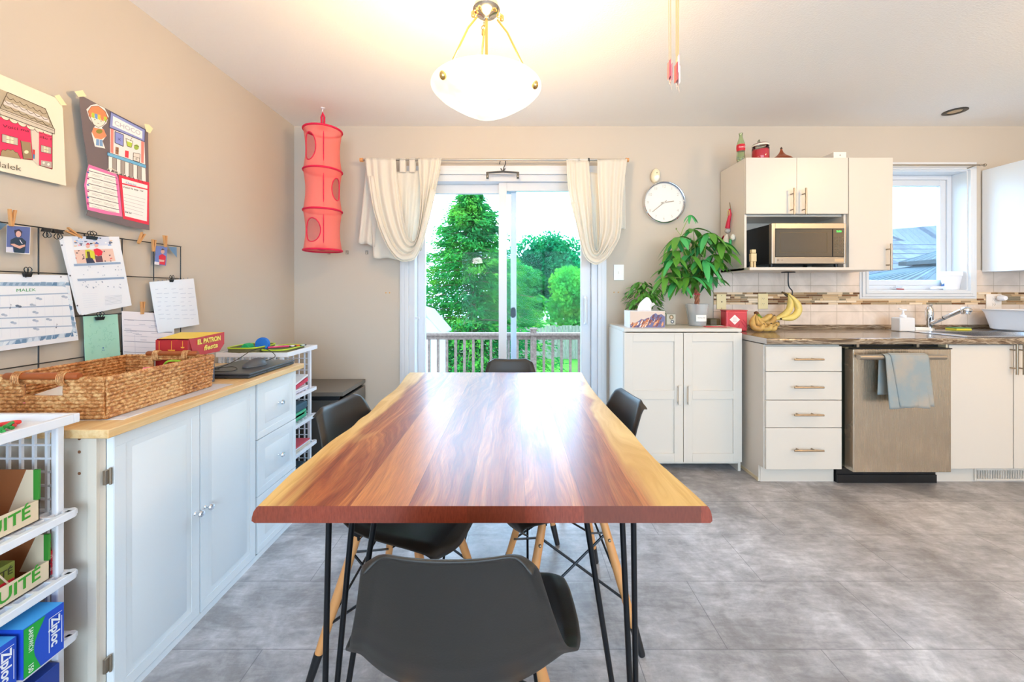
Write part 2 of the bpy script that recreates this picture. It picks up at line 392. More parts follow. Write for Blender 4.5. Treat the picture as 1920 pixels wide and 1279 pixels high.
# ---- sliding patio door
dr = thing('door_1', 'x', 'x', (-.07, YB, 0)); del dr['label']; del dr['category']; struct(dr)
cw = .068
c = MB()
for o_, n_, th in ((cw, cw-.014, .012), (cw-.014, .03, .018), (.03, 0, .023)):     # stepped casing, nested rings
    c.box(DX0-o_, DX0-n_, YB-th, YB, 0, DZ+o_, 'trim').box(DX1+n_, DX1+o_, YB-th, YB, 0, DZ+o_, 'trim').box(DX0-n_, DX1+n_, YB-th, YB, DZ+n_, DZ+o_, 'trim')
c.build('casing', dr, bevel=.002)
MB().frame(DX0, DX1, 0, DZ, .045, YB-.005, YB+T, 'vinyl', wb=.03, wt=.05).build('frame', dr, bevel=.003)
def sash(name, x0, x1, z0, z1, y0, y1, wl, wr, wb, wt, par, glass='pane'):
    f = MB().frame(x0, x1, z0, z1, wl, y0, y1, 'vinyl', wb=wb, wt=wt, wr=wr).build(name, par, bevel=.003)
    MB().box(x0+wl, x1-wr, (y0+y1)/2-.003, (y0+y1)/2+.003, z0+wb, z1-wt, 'glass').build(glass, f, smooth=False); return f
# fixed outer panel on the left, sliding inner panel on the right
s1 = sash('outer_panel', DX0+.045, .035, .035, DZ-.05, YB+.09, YB+.125, .06, .045, .08, .07, dr)
s2 = sash('sliding_panel', -.103, DX1-.045, .035, DZ-.05, YB+.03, YB+.065, .062, .075, .09, .065, dr)
hx = DX1-.045-.045
MB().tube(smoothpath([(hx, YB+.03, 1.15), (hx, YB-.02, 1.145), (hx, YB-.025, 1.11), (hx, YB-.025, .99), (hx, YB-.02, .955), (hx, YB+.03, .95)], 4), .011, 'vinyl').box(hx-.02, hx+.02, YB+.02, YB+.032, .93, 1.17, 'vinyl').build('handle', s2, bevel=.002)
MB().box(-.005, .022, YB+.07, YB+.09, .99, 1.07, 'black').box(-.012, .030, YB+.072, YB+.088, 1.0, 1.06, 'black').build('latch', s1, bevel=.003)
MB().box(DX0+.012, DX0+.075, YB+.0, YB+.02, .985, 1.0, 'vinyl').build('bug_screen_pull', s1, bevel=.002)
# ---- kitchen window
wn = thing('window_1', 'x', 'x', (3.1, YB, WZ0)); del wn['label']; del wn['category']; struct(wn)
c = MB()
for o_, n_, th in ((.06, .044, .012), (.044, .02, .019), (.02, 0, .024)):
    c.box(WX0-o_, WX0-n_, YB-th, YB, WZ0-o_, WZ1+o_, 'trim').box(WX1+n_, WX1+o_, YB-th, YB, WZ0-o_, WZ1+o_, 'trim').box(WX0-n_, WX1+n_, YB-th, YB, WZ1+n_, WZ1+o_, 'trim').box(WX0-n_, WX1+n_, YB-th, YB, WZ0-o_, WZ0-n_, 'trim')
c.build('casing', wn, bevel=.002)
MB().frame(WX0, WX1, WZ0, WZ1, .008, YB-.004, YB+T, 'trim').build('jamb', wn)
f = MB().frame(WX0+.008, WX1-.008, WZ0+.008, WZ1-.008, .035, YB+.10, YB+.15, 'vinyl').frame(WX0+.043, WX1-.043, WZ0+.043, WZ1-.043, .045, YB+.11, YB+.14, 'vinyl').build('sash', wn, bevel=.003)
MB().box(WX0+.088, WX1-.088, YB+.122, YB+.126, WZ0+.088, WZ1-.088, 'glass').build('pane', f, smooth=False)
MB().box(3.02, 3.10, YB+.07, YB+.10, WZ0+.012, WZ0+.028, 'trim').tube([(3.06, YB+.07, WZ0+.03), (3.0, YB+.05, WZ0+.035)], .005, 'trim').build('crank', wn, bevel=.002)
# ---- backsplash tile
tile = m_brickish('glazed_wall_tile', 'efe0d4', 'e9dacd', 'c9b8a6', .2, .2, .0022, .18, off=0, loc=(.06, -.9, 0), noise=.35)
stp = MB(); X0 = 1.545
for a in ((X0, WX0-.06, .94, 1.095), (X0, WX0-.06, 1.19, 1.36), (WX0-.06, WX1+.06, .94, 1.095), (WX1+.06, XR, .94, 1.095), (WX1+.06, XR, 1.19, 1.36)):
    stp.box(a[0], a[1], YB-.008, YB, a[2], a[3], tile)
bsp = struct(stp.build('trim_1', smooth=False))
# mosaic strip: individual glass and stone sticks
mos = MB(); rnd = random.Random(5); row = .0155
pal = ['e8cfae', 'c7a57c', '9b7a55', '6b4a30', 'd9bb92', 'b39a78', '8d8068', 'f0dcc0', 'a78f6f', '7b5434']
mos.box(X0, WX0-.06, YB-.006, YB, 1.095, 1.19, 'd8c2a4').box(WX1+.06, XR, YB-.006, YB, 1.095, 1.19, 'd8c2a4').box(WX0-.06, WX1+.06, YB-.006, YB, 1.095, WZ0-.06, 'd8c2a4')
for r in range(6):
    z = 1.0965+r*row; x = X0
    while x < XR:
        L = rnd.choice((.03, .05, .075, .1, .12)); x2 = min(x+L, XR)
        if not (z+row > WZ0-.058 and x2 > WX0-.058 and x < WX1+.058):
            mos.box(x+.001, x2-.001, YB-.011, YB-.005, z, z+row-.002, mat(rnd.choice(pal), rnd.choice((.12, .35))))
        x = x2
struct(mos.build('trim_2', smooth=False))

# ---------------------------------------------------------------- outdoors
struct(MB().box(-3.5, 5.5, YB+T+.02, 6.05, -.5, -.45, m_brickish('deck_boards', '8a817a', '9b928a', '4b4541', 2, .14, .006, .8, rot=(0, 0, 0))).build('deck_floor'))
def m_grass():
    t = NT('lawn'); v = t.coord(); g = t.noise(v, 60, 5, .7); h = t.noise(v, 1.1, 3)
    t.l(t.mix(.4, t.ramp(g, [(.3, '2a7408'), (.7, '62b81c')]), t.ramp(h, [(.35, '358410'), (.65, '6cbc24')])), t.b.inputs['Base Color'])
    t.b.inputs['Roughness'].default_value = .9; t.bump(g, .8, .05); return t.m
struct(MB().box(-30, 40, 6.2, 45, -2.0, -1.9, m_grass()).build('ground'))
rt = thing('deck_railing', 'brown wooden deck railing with square balusters beyond the patio door', 'railing', (0, 6.0, -.45))
rw = m_noise2('railing_wood', '5e473c', '7a6356', 30, .7, .2)
MB().box(-3.2, 5.2, 5.93, 6.07, .535, .575, rw).box(-3.2, 5.2, 5.98, 6.02, .47, .535, rw).build('top_rail', rt, bevel=.004)
MB().box(-3.2, 5.2, 5.98, 6.02, -.37, -.31, rw).build('bottom_rail', rt, bevel=.004)
for x in (-3.1, -1.4-.0, .325, 2.1, 3.8): MB().box(x-.045, x+.045, 5.955, 6.045, -.45, .62, rw).box(x-.055, x+.055, 5.945, 6.055, .62, .645, rw).build('post', rt, bevel=.004)
x = -3.0; k = 0
while x < 5.1:
    if min(abs(x-p) for p in (-3.1, -1.4, .325, 2.1, 3.8)) > .07:
        MB().box(x-.019, x+.019, 5.98, 6.02, -.31, .47, rw).build('baluster', rt); k += 1
    x += .134
ft = thing('garden_fence', 'weathered grey board fence at the far end of the lawn', 'fence', (2, 18, -1.9)); fw = m_noise2('fence_wood', '6a665c', '96907f', 5, .9, .3, cs=(8, 8, 1))
rnd = random.Random(2)
for s in range(10):
    p = MB()
    for b in range(16):
        x = -10+s*2.4+b*.15; p.box(x, x+.138, 18, 18.03, -1.85, -.33+rnd.uniform(-.02, .02), fw)
    p.box(-10+s*2.4, -7.6+s*2.4, 18.03, 18.08, -1.5, -1.4, fw).box(-10+s*2.4, -7.6+s*2.4, 17.96, 18.0, -.75, -.65, fw); p.build('board_panel', ft)
    MB().box(-10.06+s*2.4, -9.95+s*2.4, 17.95, 18.06, -1.9, -.2, fw).build('post', ft)
sh = thing('garden_shed', 'white garden shed with sloping roof at the left behind the railing', 'shed', (-2.1, 7.4, -1.9))
MB().box(-2.95, -1.27, 6.95, 7.85, -1.9, .52, 'b9c0c6').prism([(-2.95, 6.95, .52), (-1.27, 6.95, .52), (-1.58, 6.95, .82), (-2.1, 6.95, .975), (-2.62, 6.95, .82)], (0, .9, 0), 'b9c0c6').build('wall', sh)
rf = MB()
for a, b_ in (((-1.21, .43), (-1.55, .83)), ((-1.55, .83), (-2.1, 1.0)), ((-2.1, 1.0), (-2.66, .83)), ((-2.66, .83), (-3.01, .43))):
    rf.prism([(a[0], 6.9, a[1]), (b_[0], 6.9, b_[1]), (b_[0], 6.9, b_[1]+.03), (a[0], 6.9, a[1]+.03)], (0, 1.0, 0), '8d9295')
rf.build('roof', sh)
# trees : crowns made of thousands of small leaves, each tree one thing
def tree(name, label, cx, cy, zb, h, rad, kind, col, n, seed, trunk=.12, ls=1.0):
    rd = random.Random(seed); t = thing(name, label, 'tree', (cx, cy, zb), group='trees behind the deck'); vs = []; fs = []; tw = MB()
    tm = m_noise2('bark_'+name+str(seed), '4a3a2c', '7a6450', 20)
    tw.tube([(cx, cy, zb), (cx+.05, cy, zb+h*.5), (cx, cy, zb+h*(.95 if kind == 'fir' else .6))], [trunk, trunk*.7, trunk*.15], tm)
    def leaf(p, L, wd, d):
        d = d.normalized(); u = d.cross(V(rd.uniform(-1, 1), rd.uniform(-1, 1), rd.uniform(-1, 1))).normalized()
        k = len(vs); vs.extend([p-d*L*.5, p+u*wd*.5, p+d*L*.5, p-u*wd*.5]); fs.append((k, k+1, k+2, k+3))
    if kind == 'fir':
        nb = 190
        for i in range(nb):
            q = i/nb; z = zb+h*(.06+.93*q); rr = rad*(1-q)**.8*(.75+.4*rd.random())+.06; a = i*2.4+rd.uniform(-.3, .3)
            d = V(cos(a), sin(a), 0); b = V(cx, cy, z); e = b+d*rr+V(0, 0, -.18*rr+.1*rr)
            tw.tube([b, (b+e)/2+V(0, 0, .04*rr), e], [.018, .012, .004], tm, 4)
            for j in range(int(n/nb)):
                s = rd.random()**.7; p = b.lerp(e, s)+V(rd.gauss(0, .09*rr+.03), rd.gauss(0, .09*rr+.03), rd.gauss(-.04, .06))
                leaf(p, rd.uniform(.10, .2), rd.uniform(.025, .055), d+V(rd.uniform(-.7, .7), rd.uniform(-.7, .7), rd.uniform(-.9, .25)))
    else:
        bl = [(V(cx+rd.uniform(-.65, .65)*rad, cy+rd.uniform(-.65, .65)*rad, zb+h*.3+rd.random()*h*.5), rad*rd.uniform(.35, .6)) for _ in range(15)]
        bl.append((V(cx, cy, zb+h-rad*.5), rad*.5))
        for c_, r_ in bl: tw.tube([(cx, cy, zb+h*.25), c_.lerp(V(cx, cy, c_.z-.4), .5), c_], [.04, .03, .01], tm, 5)
        for i in range(n):
            c_, r_ = bl[i % len(bl)]; d = V(rd.gauss(0, 1), rd.gauss(0, 1), rd.gauss(0, 1)).normalized()
            leaf(c_+d*r_*rd.uniform(.55, 1.05), rd.uniform(.09, .17)*ls, rd.uniform(.06, .11)*ls, V(rd.gauss(0, 1), rd.gauss(0, 1), rd.gauss(-.5, 1)))
    tw.build('trunk', t); o = MB(); o.add(vs, fs, m_foliage('foliage%d' % seed, *col)); o.build('foliage', t, smooth=False)
tree('spruce_tree', 'tall feathery evergreen filling the left pane of the patio door', -1.15, 11.2, -1.9, 6.2, 2.9, 'fir', ('1a5c34', '2c7c34', '5c9a30'), 48000, 1)
tree('evergreen_tree', 'evergreen peeping out low at the left edge of the left door pane', -5.6, 14.2, -1.9, 4.8, 2.0, 'fir', ('1a5c34', '2c7c34', '5c9a30'), 15000, 2)
tree('deciduous_tree', 'bright green bushy tree low in the right pane beside its right stile', 3.5, 20.6, -1.9, 4.3, 2.1, 'dec', ('2c8a38', '44a438', '74b43a'), 26000, 3, ls=1.4)
tree('deciduous_tree', 'darker rounded tree rising highest in the right door pane', 2.5, 25.2, -1.9, 7.0, 2.5, 'dec', ('185c40', '1f7a4c', '2f9050'), 22000, 4, ls=1.6)
tree('deciduous_tree', 'mid green tree filling the gap behind the two centre stiles', .1, 22.6, -1.9, 4.9, 2.0, 'dec', ('1d7040', '2c8c44', '4aa044'), 18000, 5, ls=1.4)
tree('deciduous_tree', 'yellowish tree behind the right curtain of the patio door', 7.6, 24.5, -1.9, 5.3, 2.2, 'dec', ('2c8a38', '44a438', '74b43a'), 9000, 6, ls=1.6)
# neighbours seen through the kitchen window
nh = thing('neighbour_house', 'white sided house with grey shingle roof seen through the kitchen window', 'house', (11, 10, -1.9))
sid = m_brickish('white_siding', 'aab4b9', 'a2adb2', '87939a', 20, .11, .006, .6)
MB().box(6.5, 20, 10.5, 16, -1.9, 7.5, sid).build('upper_wall', nh)
MB().box(6.3, 20, 8.6, 10.5, -1.9, 1.42, sid).build('lower_wall', nh)
MB().prism([(6.0, 8.35, 1.40), (20, 8.35, 1.40), (20, 10.5, 3.6), (9.0, 10.5, 2.72), (6.0, 10.5, 2.42)], (0, .02, .08), m_brickish('grey_shingles', '4d525c', '636973', '343942', .16, .06, .005, .9, rot=(R(45), 0, 0), bump=.6)).build('roof', nh)
MB().box(6.0, 20, 8.3, 8.4, 1.30, 1.45, 'aab2b6').build('eave', nh)
gz = thing('metal_gazebo', 'dark ribbed metal gazebo roof at the bottom of the kitchen window', 'gazebo', (7.9, 7.2, -1.9)); gm = mat('2b3438', .7)
ap = V(8.0, 7.2, 1.78); bs = [(6.15, 6.0, 1.28), (9.6, 6.0, 1.28), (9.6, 8.3, 1.28), (6.15, 8.3, 1.28)]
g = MB()
for i in range(4):
    a, b = V(bs[i]), V(bs[(i+1) % 4]); g.add([a, b, ap+(b-ap)*.22, ap+(a-ap)*.22], [(0, 1, 2, 3)], gm)
    for k in range(13):
        p = a.lerp(b, k/12); g.tube([p+V(0, 0, .01), ap+(p-ap)*.22+V(0, 0, .01)], .012, mat('4a5c64', .6), 5)
g.build('roof', gz, smooth=False, solid=.01)
g = MB()
for i in range(4):
    a, b = ap+(V(bs[i])-ap)*.32+V(0, 0, .14), ap+(V(bs[(i+1) % 4])-ap)*.32+V(0, 0, .14); g.add([a, b, ap+V(0, 0, .22)], [(0, 1, 2)], gm)
    for k in range(6):
        p = a.lerp(b, k/5); g.tube([p, ap+V(0, 0, .22)], .01, mat('4a5c64', .6), 5)
    g.obox((a+b)/2-V(0, 0, .03), (b-a)/2, (0, .01, 0) if i % 2 == 0 else (.01, 0, 0), (0, 0, .03), gm)
g.build('vent_roof', gz, smooth=False, solid=.01)
for p in bs: MB().box(p[0]-.05+(.08 if p[0] < 8 else -.08), p[0]+.05+(.08 if p[0] < 8 else -.08), p[1]-.05, p[1]+.05, -1.9, 1.3, gm).build('post', gz)
# ---------------------------------------------------------------- dining table
tb = thing('dining_table', 'live edge wooden dining table on black hairpin legs in the middle of the room', 'table', (-.08, 1.49, 0))
TZ = .75
Lp = [(-.522, .812), (-.530, .90), (-.536, .98), (-.533, 1.05), (-.534, 1.17), (-.522, 1.29), (-.527, 1.37), (-.520, 1.45), (-.532, 1.62), (-.527, 1.78), (-.540, 1.95), (-.556, 2.08), (-.558, 2.165)]
Rp = [(.402, .812), (.397, .87), (.386, .96), (.377, 1.04), (.374, 1.15), (.376, 1.24), (.372, 1.35), (.367, 1.47), (.364, 1.6), (.362, 1.75), (.368, 1.95), (.376, 2.08), (.381, 2.165)]
def dens(P):
    out = smoothpath([(a, b, 0) for a, b in P], 4); return [(p.x, p.y) for p in out]
LL, RR = dens(Lp), dens(Rp)
prof = [(0, 0), (.004, -.003), (.010, -.012), (.0135, -.024), (.014, -.031), (.008, -.035)]   # outward, down
b = MB(); vs = []; n = len(LL); K = len(prof)
for i in range(n):
    (lx, ly), (rx, ry) = LL[i], RR[i]
    ring = [(lx-o_*1.0, ly, TZ+z_) for o_, z_ in reversed(prof)]+[(rx+o_*.75, ry, TZ+z_) for o_, z_ in prof]
    vs += ring
w_ = 2*K; fs = []
for i in range(n-1):
    for k in range(w_): k2 = (k+1) % w_; fs.append((i*w_+k, (i+1)*w_+k, (i+1)*w_+k2, i*w_+k2))
fs.append(tuple(range(w_))); fs.append(tuple((n-1)*w_+k for k in range(w_-1, -1, -1)))
b.add(vs, fs, 'table'); b.build('tabletop', tb, ang=30, bevel=0)
def hair(tops, foot):
    g = MB(); fx, fy = foot
    for i, (tx, ty) in enumerate(tops):
        d = V(tx-fx, ty-fy, 0); g.tube([(tx, ty, TZ-.04), (fx+d.x*.06, fy+d.y*.06, .012), ], .0062, 'blackm', 10)
    g.tube(circ((fx, fy, .009), .013, 12, 'xy'), .0065, 'blackm', 8, closed=True)
    xs = [t[0] for t in tops]; ys = [t[1] for t in tops]; g.box(min(xs)-.015, max(xs)+.015, min(ys)-.015, max(ys)+.015, TZ-.040, TZ-.036, 'blackm')
    g.build('hairpin_leg', tb)
hair([(-.392, .845), (-.352, .875), (-.298, .865)], (-.415, .86))
hair([(.238, .855), (.266, .865), (.158, .845)], (.277, .87))
hair([(-.43, 2.10), (-.40, 2.03), (-.32, 2.10)], (-.44, 2.11))
hair([(.26, 2.10), (.24, 2.03), (.16, 2.10)], (.275, 2.11))

# ---------------------------------------------------------------- shell chairs
def make_chair():
    t = thing('shell_chair', 'x', 'chair', (0, 0, 0))
    # centre line (y, z), half width, inward curl of the edges
    cl = [(-.262, .797, .119, .010), (-.258, .785, .125, .014), (-.250, .752, .134, .022), (-.240, .71, .144, .030), (-.229, .665, .155, .037), (-.218, .62, .167, .044), (-.205, .575, .179, .052),
          (-.186, .53, .191, .062), (-.158, .49, .205, .068), (-.118, .463, .218, .064), (-.06, .447, .229, .056), (0, .441, .234, .050), (.06, .441, .234, .042), (.12, .445, .232, .030), (.17, .447, .226, .016), (.205, .440, .214, .002), (.228, .422, .196, -.008), (.236, .400, .176, -.012)]
    n = len(cl)
    def nrm(i):
        a, b_ = cl[max(i-1, 0)], cl[min(i+1, n-1)]; ty, tz = b_[0]-a[0], b_[1]-a[1]; l = math.hypot(ty, tz); return (-tz/l, ty/l)
    def pt(u, v):
        f = v*(n-1); i = min(int(f), n-2); q = f-i; x = u*2-1
        y, z, hw, cu = [cl[i][k]*(1-q)+cl[i+1][k]*q for k in range(4)]
        n0, n1 = nrm(i), nrm(i+1); ny, nz = n0[0]*(1-q)+n1[0]*q, n0[1]*(1-q)+n1[1]*q
        # rounded corners: the first rows bend down, the last bend back
        ax = abs(x); dz = 0
        if v < .10: dz = -(1-v/.10)*.026*max(0, ax-.72)**2/.0784+(1-v/.10)*.006*ax*ax
        if v > .85: ny2 = (v-.85)/.15; y -= ny2*.05*max(0, ax-.45)**2/.3
        c_ = cu*(ax**2.4)
        lip = .006*max(0, (ax-.90)/.10)
        c_ -= lip*2.2
        if v < .05: c_ -= .010*(1-v/.05)
        return V(x*hw+lip*(1 if x > 0 else -1), y+ny*c_, z+nz*c_+dz)
    MB().grid(pt, 36, 51, 'shell').build('shell', t, local=True, solid=.006, sub=1)
    # the seat shell is closed by a rolled rim
    def leg(sx, sy):
        top = V(sx*.125, .0+sy*.105, .405); ft = V(sx*.225, sy*.205, 0); d = ft-top
        l = MB().tube([top, top+d*.45, top+d*.82], [.0135, .0155, .0125], 'legw', 14).build('leg', t, local=True)
        MB().tube([top+d*.80, top+d*.99, top+d], [.0142, .0115, .010], 'black', 14).build('foot_cap', l, local=True)
        MB().tube([top+d*-.05, top+d*.17], [.006, .006], 'blackm', 8).box(top.x-.012, top.x+.012, top.y-.012, top.y+.012, .395, .425, 'blackm').ell(top+d*.16+V(sx*.014, 0, 0), .006, 'nickel', 8, 5).build('bracket', l, local=True)
        return top, d
    L = {}
    for sx in (-1, 1):
        for sy in (-1, 1): L[sx, sy] = leg(sx, sy)
    fr = MB()
    for (a, b_) in (((-1, -1), (1, -1)), ((1, -1), (1, 1)), ((1, 1), (-1, 1)), ((-1, 1), (-1, -1))):
        for p, q in ((a, b_), (b_, a)):
            fr.tube([L[p][0]+L[p][1]*.12, L[q][0]+L[q][1]*.62], .0042, 'blackm', 6)
    for a, b_ in (((-1, -1), (1, 1)), ((-1, 1), (1, -1))): fr.tube([L[a][0]+V(0, 0, .005), L[b_][0]+V(0, 0, .005)], .006, 'blackm', 6)
    fr.build('wire_brace', t, local=True)
    return t
ch = make_chair(); spots = [(-.095, .850, 0, 'dark grey shell chair seen from behind at the near end of the table'),
 (-.37, 1.375, -102, 'dark grey shell chair on the left side of the table, beside the white drawers'),
 (.195, 1.49, 97, 'dark grey shell chair on the right side of the table, before the white cupboard'),
 (-.01, 2.065, 180, 'dark grey shell chair at the far end of the table, before the glass door')]
for i, (x, y, a, lb) in enumerate(spots):
    o = ch if i == 0 else copy_tree(ch); o.location = (x, y, 0); o.rotation_euler.z = R(a); o['label'] = lb; o['group'] = 'shell chairs around the dining table'

# ---------------------------------------------------------------- white cabinet along the left wall
CF = -1.13
cb = thing('storage_cabinet', 'long white cabinet with panelled doors, drawers and birch top along the left wall', 'cabinet', (-1.4, 1.58, 0))
MB().box(XL+.005, -1.10, 1.075, 2.09, .790, .815, 'birch').build('worktop', cb, bevel=.003)
c = MB().box(XL+.01, CF-.02, 1.10, 1.118, 0, .79, 'side').box(XL+.01, CF-.02, 2.045, 2.063, 0, .79, 'side').box(XL+.01, CF-.02, 1.118, 2.045, .02, .04, 'thermo').box(XL+.01, XL+.02, 1.118, 2.045, .04, .79, 'thermo')
c.box(CF-.02, CF-.002, 1.115, 2.063, 0, .024, 'thermo').box(XL+.01, CF-.02, 1.737, 1.749, .04, .79, 'side').box(CF-.045, CF-.02, 1.092, 1.10, 0, .79, 'side')
for z in (.782, .745, .685): c.lathe([(.0045, 0), (.0045, .001), (.002, .0012)], (-1.205, 1.0995, z), mat('8a5b3c', .6), 10, axis='y')
c.build('body', cb, bevel=.001)
def panel_front(nm, y0, y1, z0, z1, knob, par):
    d = MB().box(CF-.02, CF, y0, y1, z0, z1, 'thermo')
    # stile line and raised centre panel
    i1, i2 = .035, .055
    if z1-z0 < .3: i1, i2 = .03, .055
    def ridge(a0, a1, b0, b1, w, h):
        d.box(CF, CF+h, a0, a1, b0, b0+w, 'thermo').box(CF, CF+h, a0, a1, b1-w, b1, 'thermo').box(CF, CF+h, a0, a0+w, b0+w, b1-w, 'thermo').box(CF, CF+h, a1-w, a1, b0+w, b1-w, 'thermo')
    ridge(y0+.0005, y1-.0005, z0+.0005, z1-.0005, i1, .002)
    ys, zs = (y0+i2, y1-i2), (z0+i2, z1-i2)
    bv = .010
    vs = [(CF, ys[0], zs[0]), (CF, ys[1], zs[0]), (CF, ys[1], zs[1]), (CF, ys[0], zs[1]), (CF+.005, ys[0]+bv, zs[0]+bv), (CF+.005, ys[1]-bv, zs[0]+bv), (CF+.005, ys[1]-bv, zs[1]-bv), (CF+.005, ys[0]+bv, zs[1]-bv)]
    d.add(vs, [(0, 1, 5, 4), (1, 2, 6, 5), (2, 3, 7, 6), (3, 0, 4, 7), (4, 5, 6, 7)], 'thermo')
    o = d.build(nm, par, bevel=.0008)
    ky, kz = knob
    MB().lathe([(.008, 0), (.006, .002), (.0045, .006), (.0045, .014), (.010, .018), (.012, .023), (.010, .028), (0, .030)], (CF+.001, ky, kz), 'chrome', 20, axis='x').build('knob', o)
    return o
panel_front('door', 1.119, 1.426, .028, .786, (1.406, .40), cb); panel_front('door', 1.430, 1.736, .028, .786, (1.452, .40), cb)
for z in (.534, .281, .028): panel_front('drawer', 1.750, 2.060, z, z+.250, (1.905, z+.125), cb)
for z in (.672, .145):
    MB().box(CF-.010, CF-.002, 1.0985, 1.1145, z-.02, z+.02, 'nickel').tube([(CF-.001, 1.112, z-.024), (CF-.001, 1.112, z+.024)], .0035, 'nickel').build('hinge', cb, bevel=.001)

# ---------------------------------------------------------------- white plastic shelf racks
def make_rack():
    """origin: floor, far front corner; front faces +X, extends to -X and -Y"""
    t = thing('shelf_rack', '', 'rack'); Wd, L = .385, .325; m = M['plast']
    # top tray
    p = MB().box(-Wd+.014, -.014, -L+.014, -.014, .843, .848, m)
    for a in ((-Wd, 0, -.014, 0), (-Wd, 0, -L, -L+.014), (-.014, 0, -L+.014, -.014), (-Wd, -Wd+.014, -L+.014, -.014)): p.box(a[0], a[1], a[2], a[3], .842, .866, m)
    p.build('top_tray', t, local=True, bevel=.002)
    for zs in (.612, .448, .283, .10):
        s = MB(); z0, z1 = zs-.016, zs
        s.box(-.016, 0, -L+.014, -.014, z0-.004, z1, m)
        # slotted board: front two rows of slots, then long slots
        for x0, x1 in ((-.045, -.037), (-.075, -.066), (-.14, -.132), (-.20, -.19), (-.26, -.25), (-.32, -.31), (-Wd, -Wd+.012)): s.box(x0, x1, -L, 0, z0, z1-.004, m)
        k = 0
        while k <= 8:
            y = -L+.006+k*(L-.012)/8; s.box(-Wd, -.004, y-.005, y+.005, z0, z1-.002, m); k += 1
        # rounded front corners
        s.lathe([(.014, z0-.004), (.014, z1)], (-.014, -.014, 0), m, 16).lathe([(.014, z0-.004), (.014, z1)], (-.014, -L+.014, 0), m, 16)
        s.build('shelf', t, local=True, bevel=.002)
    for (x, y) in ((-.040, -.018), (-.040, -L+.018), (-Wd+.015, -.018), (-Wd+.015, -L+.018)):
        MB().box(x-.009, x+.009, y-.009, y+.009, 0, .842, m).build('post', t, local=True, bevel=.004)
    for y in (-.012, -L+.012):
        s = MB(); x = -Wd+.035
        while x < -.06: s.box(x-.0035, x+.0035, y-.003, y+.003, .08, .842, m); x += .0345
        z = .10
        while z < .84:
            s.box(-Wd+.01, -.045, y-.0025, y+.0025, z-.0025, z+.0025, m); z += .036
        s.build('side_lattice', t, local=True)
    s = MB(); y = -L+.04
    while y < -.03: s.box(-Wd+.008, -Wd+.014, y-.0035, y+.0035, .08, .842, m); y += .0345
    z = .10
    while z < .84: s.box(-Wd+.008, -Wd+.013, -L+.012, -.012, z-.0025, z+.0025, m); z += .072
    s.build('back_lattice', t, local=True); return t
rk = make_rack(); rk.location = (-1.162, 1.062, 0); rk['label'] = 'white plastic lattice shelf rack at the near left, filled with snack and bag boxes'
r2 = copy_tree(rk); r2.location = (-1.20, 2.435, 0); r2['label'] = 'white plastic lattice shelf rack beyond the long cabinet, open pencil case on top'
for o in (rk, r2): o['group'] = 'white plastic shelf racks'
# drink boxes on the near rack (front faces +X)
card, kraft = mat('e6d3b4', .7), mat('9a5a30', .75, name='kraft_inside')
def fruit_box(y0, y1, z0, hz, lip, lab, kids=True):
    t = thing('display_box', lab, 'box', (-1.33, (y0+y1)/2, z0), group='opened juice carton boxes on the near rack'); xf, xb = -1.195, -1.50
    p = MB().box(xb, xf, y0, y1, z0, z0+.002, kraft).box(xb, xb+.002, y0, y1, z0, z0+hz, kraft)
    p.box(xf-.002, xf, y0, y1, z0, z0+lip, card)
    for y, e in ((y1-.002, 1), (y0, -1)):
        p.prism([(xb, y, z0), (xf, y, z0), (xf, y, z0+lip), (xf-.022, y, z0+hz), (xb, y, z0+hz)], (0, .002, 0), kraft)
    p.build('tray', t)
    MB().prism([(xf-.002, y1-.0028, z0+lip*.4), (xf-.002, y1-.0028, z0+hz), (xf-.030, y1-.0028, z0+hz), (xf-.075, y1-.0028, z0+lip*.4)], (0, .0006, 0), card).prism([(xf, y1-.003, z0+lip), (xf+.001, y1-.003, z0+hz), (xf-.012, y1-.003, z0+hz), (xf-.012, y1-.003, z0+lip)], (0, .005, 0), '3d8f34').build('side_flap', t)
    MB().text('FRUITÉ', .042, (xf+.0008, (y0+y1)/2+.018, z0+lip*.5), (0, 1, .10), (0, 0, 1), '3f9a2c', .02, wid=(y1-y0)*.62).build('lettering', t, smooth=False)
fruit_box(.80, .998, .614, .128, .052, 'opened fruit juice box on the upper shelf of the near rack')
fruit_box(.815, 1.020, .450, .115, .048, 'opened fruit juice box on the middle shelf of the near rack')
def carton(nm, lab, x0, x1, y0, y1, z0, z1, col, words, grp, wc='f4f4f0', cat='carton'):
    t = thing(nm, lab, cat, ((x0+x1)/2, (y0+y1)/2, z0), group=grp); MB().box(x0, x1, y0, y1, z0, z1, col).build('carton', t, bevel=.0015)
    return t
for i, (z, st, lab) in enumerate(((.450, '100%', 'red juice carton lying right of the middle juice box, lower of two'), (.483, 'CAN 100', 'red juice carton lying right of the middle juice box, upper of two'))):
    t = carton('juice_carton', lab, -1.30, -1.205, 1.024, 1.048, z, z+.031, 'c4122f', st, 'red juice cartons')
    MB().box(-1.2045, -1.204, 1.026, 1.030, z+.002, z+.029, '1a1a1a').text(st, .012, (-1.2038, 1.037, z+.016), (0, 1, 0), (0, 0, 1), 'f2c8c8', .02, wid=.016).build('lettering', t, smooth=False)
t = carton('juice_carton', 'green fruit carton with straw inside the middle juice box', -1.25, -1.215, .93, .965, .4525, .535, '7f8a3a', '', 'fruit cartons in the box')
MB().box(-1.2148, -1.2144, .932, .963, .455, .495, 'd8203c').text('TÉ', .022, (-1.2143, .948, .515), (0, 1, 0), (0, 0, 1), '3a3a20', .02).build('lettering', t, smooth=False); MB().tube([(-1.212, .93, .525), (-1.210, .965, .458)], .0018, 'f0d8c0').build('straw', t)
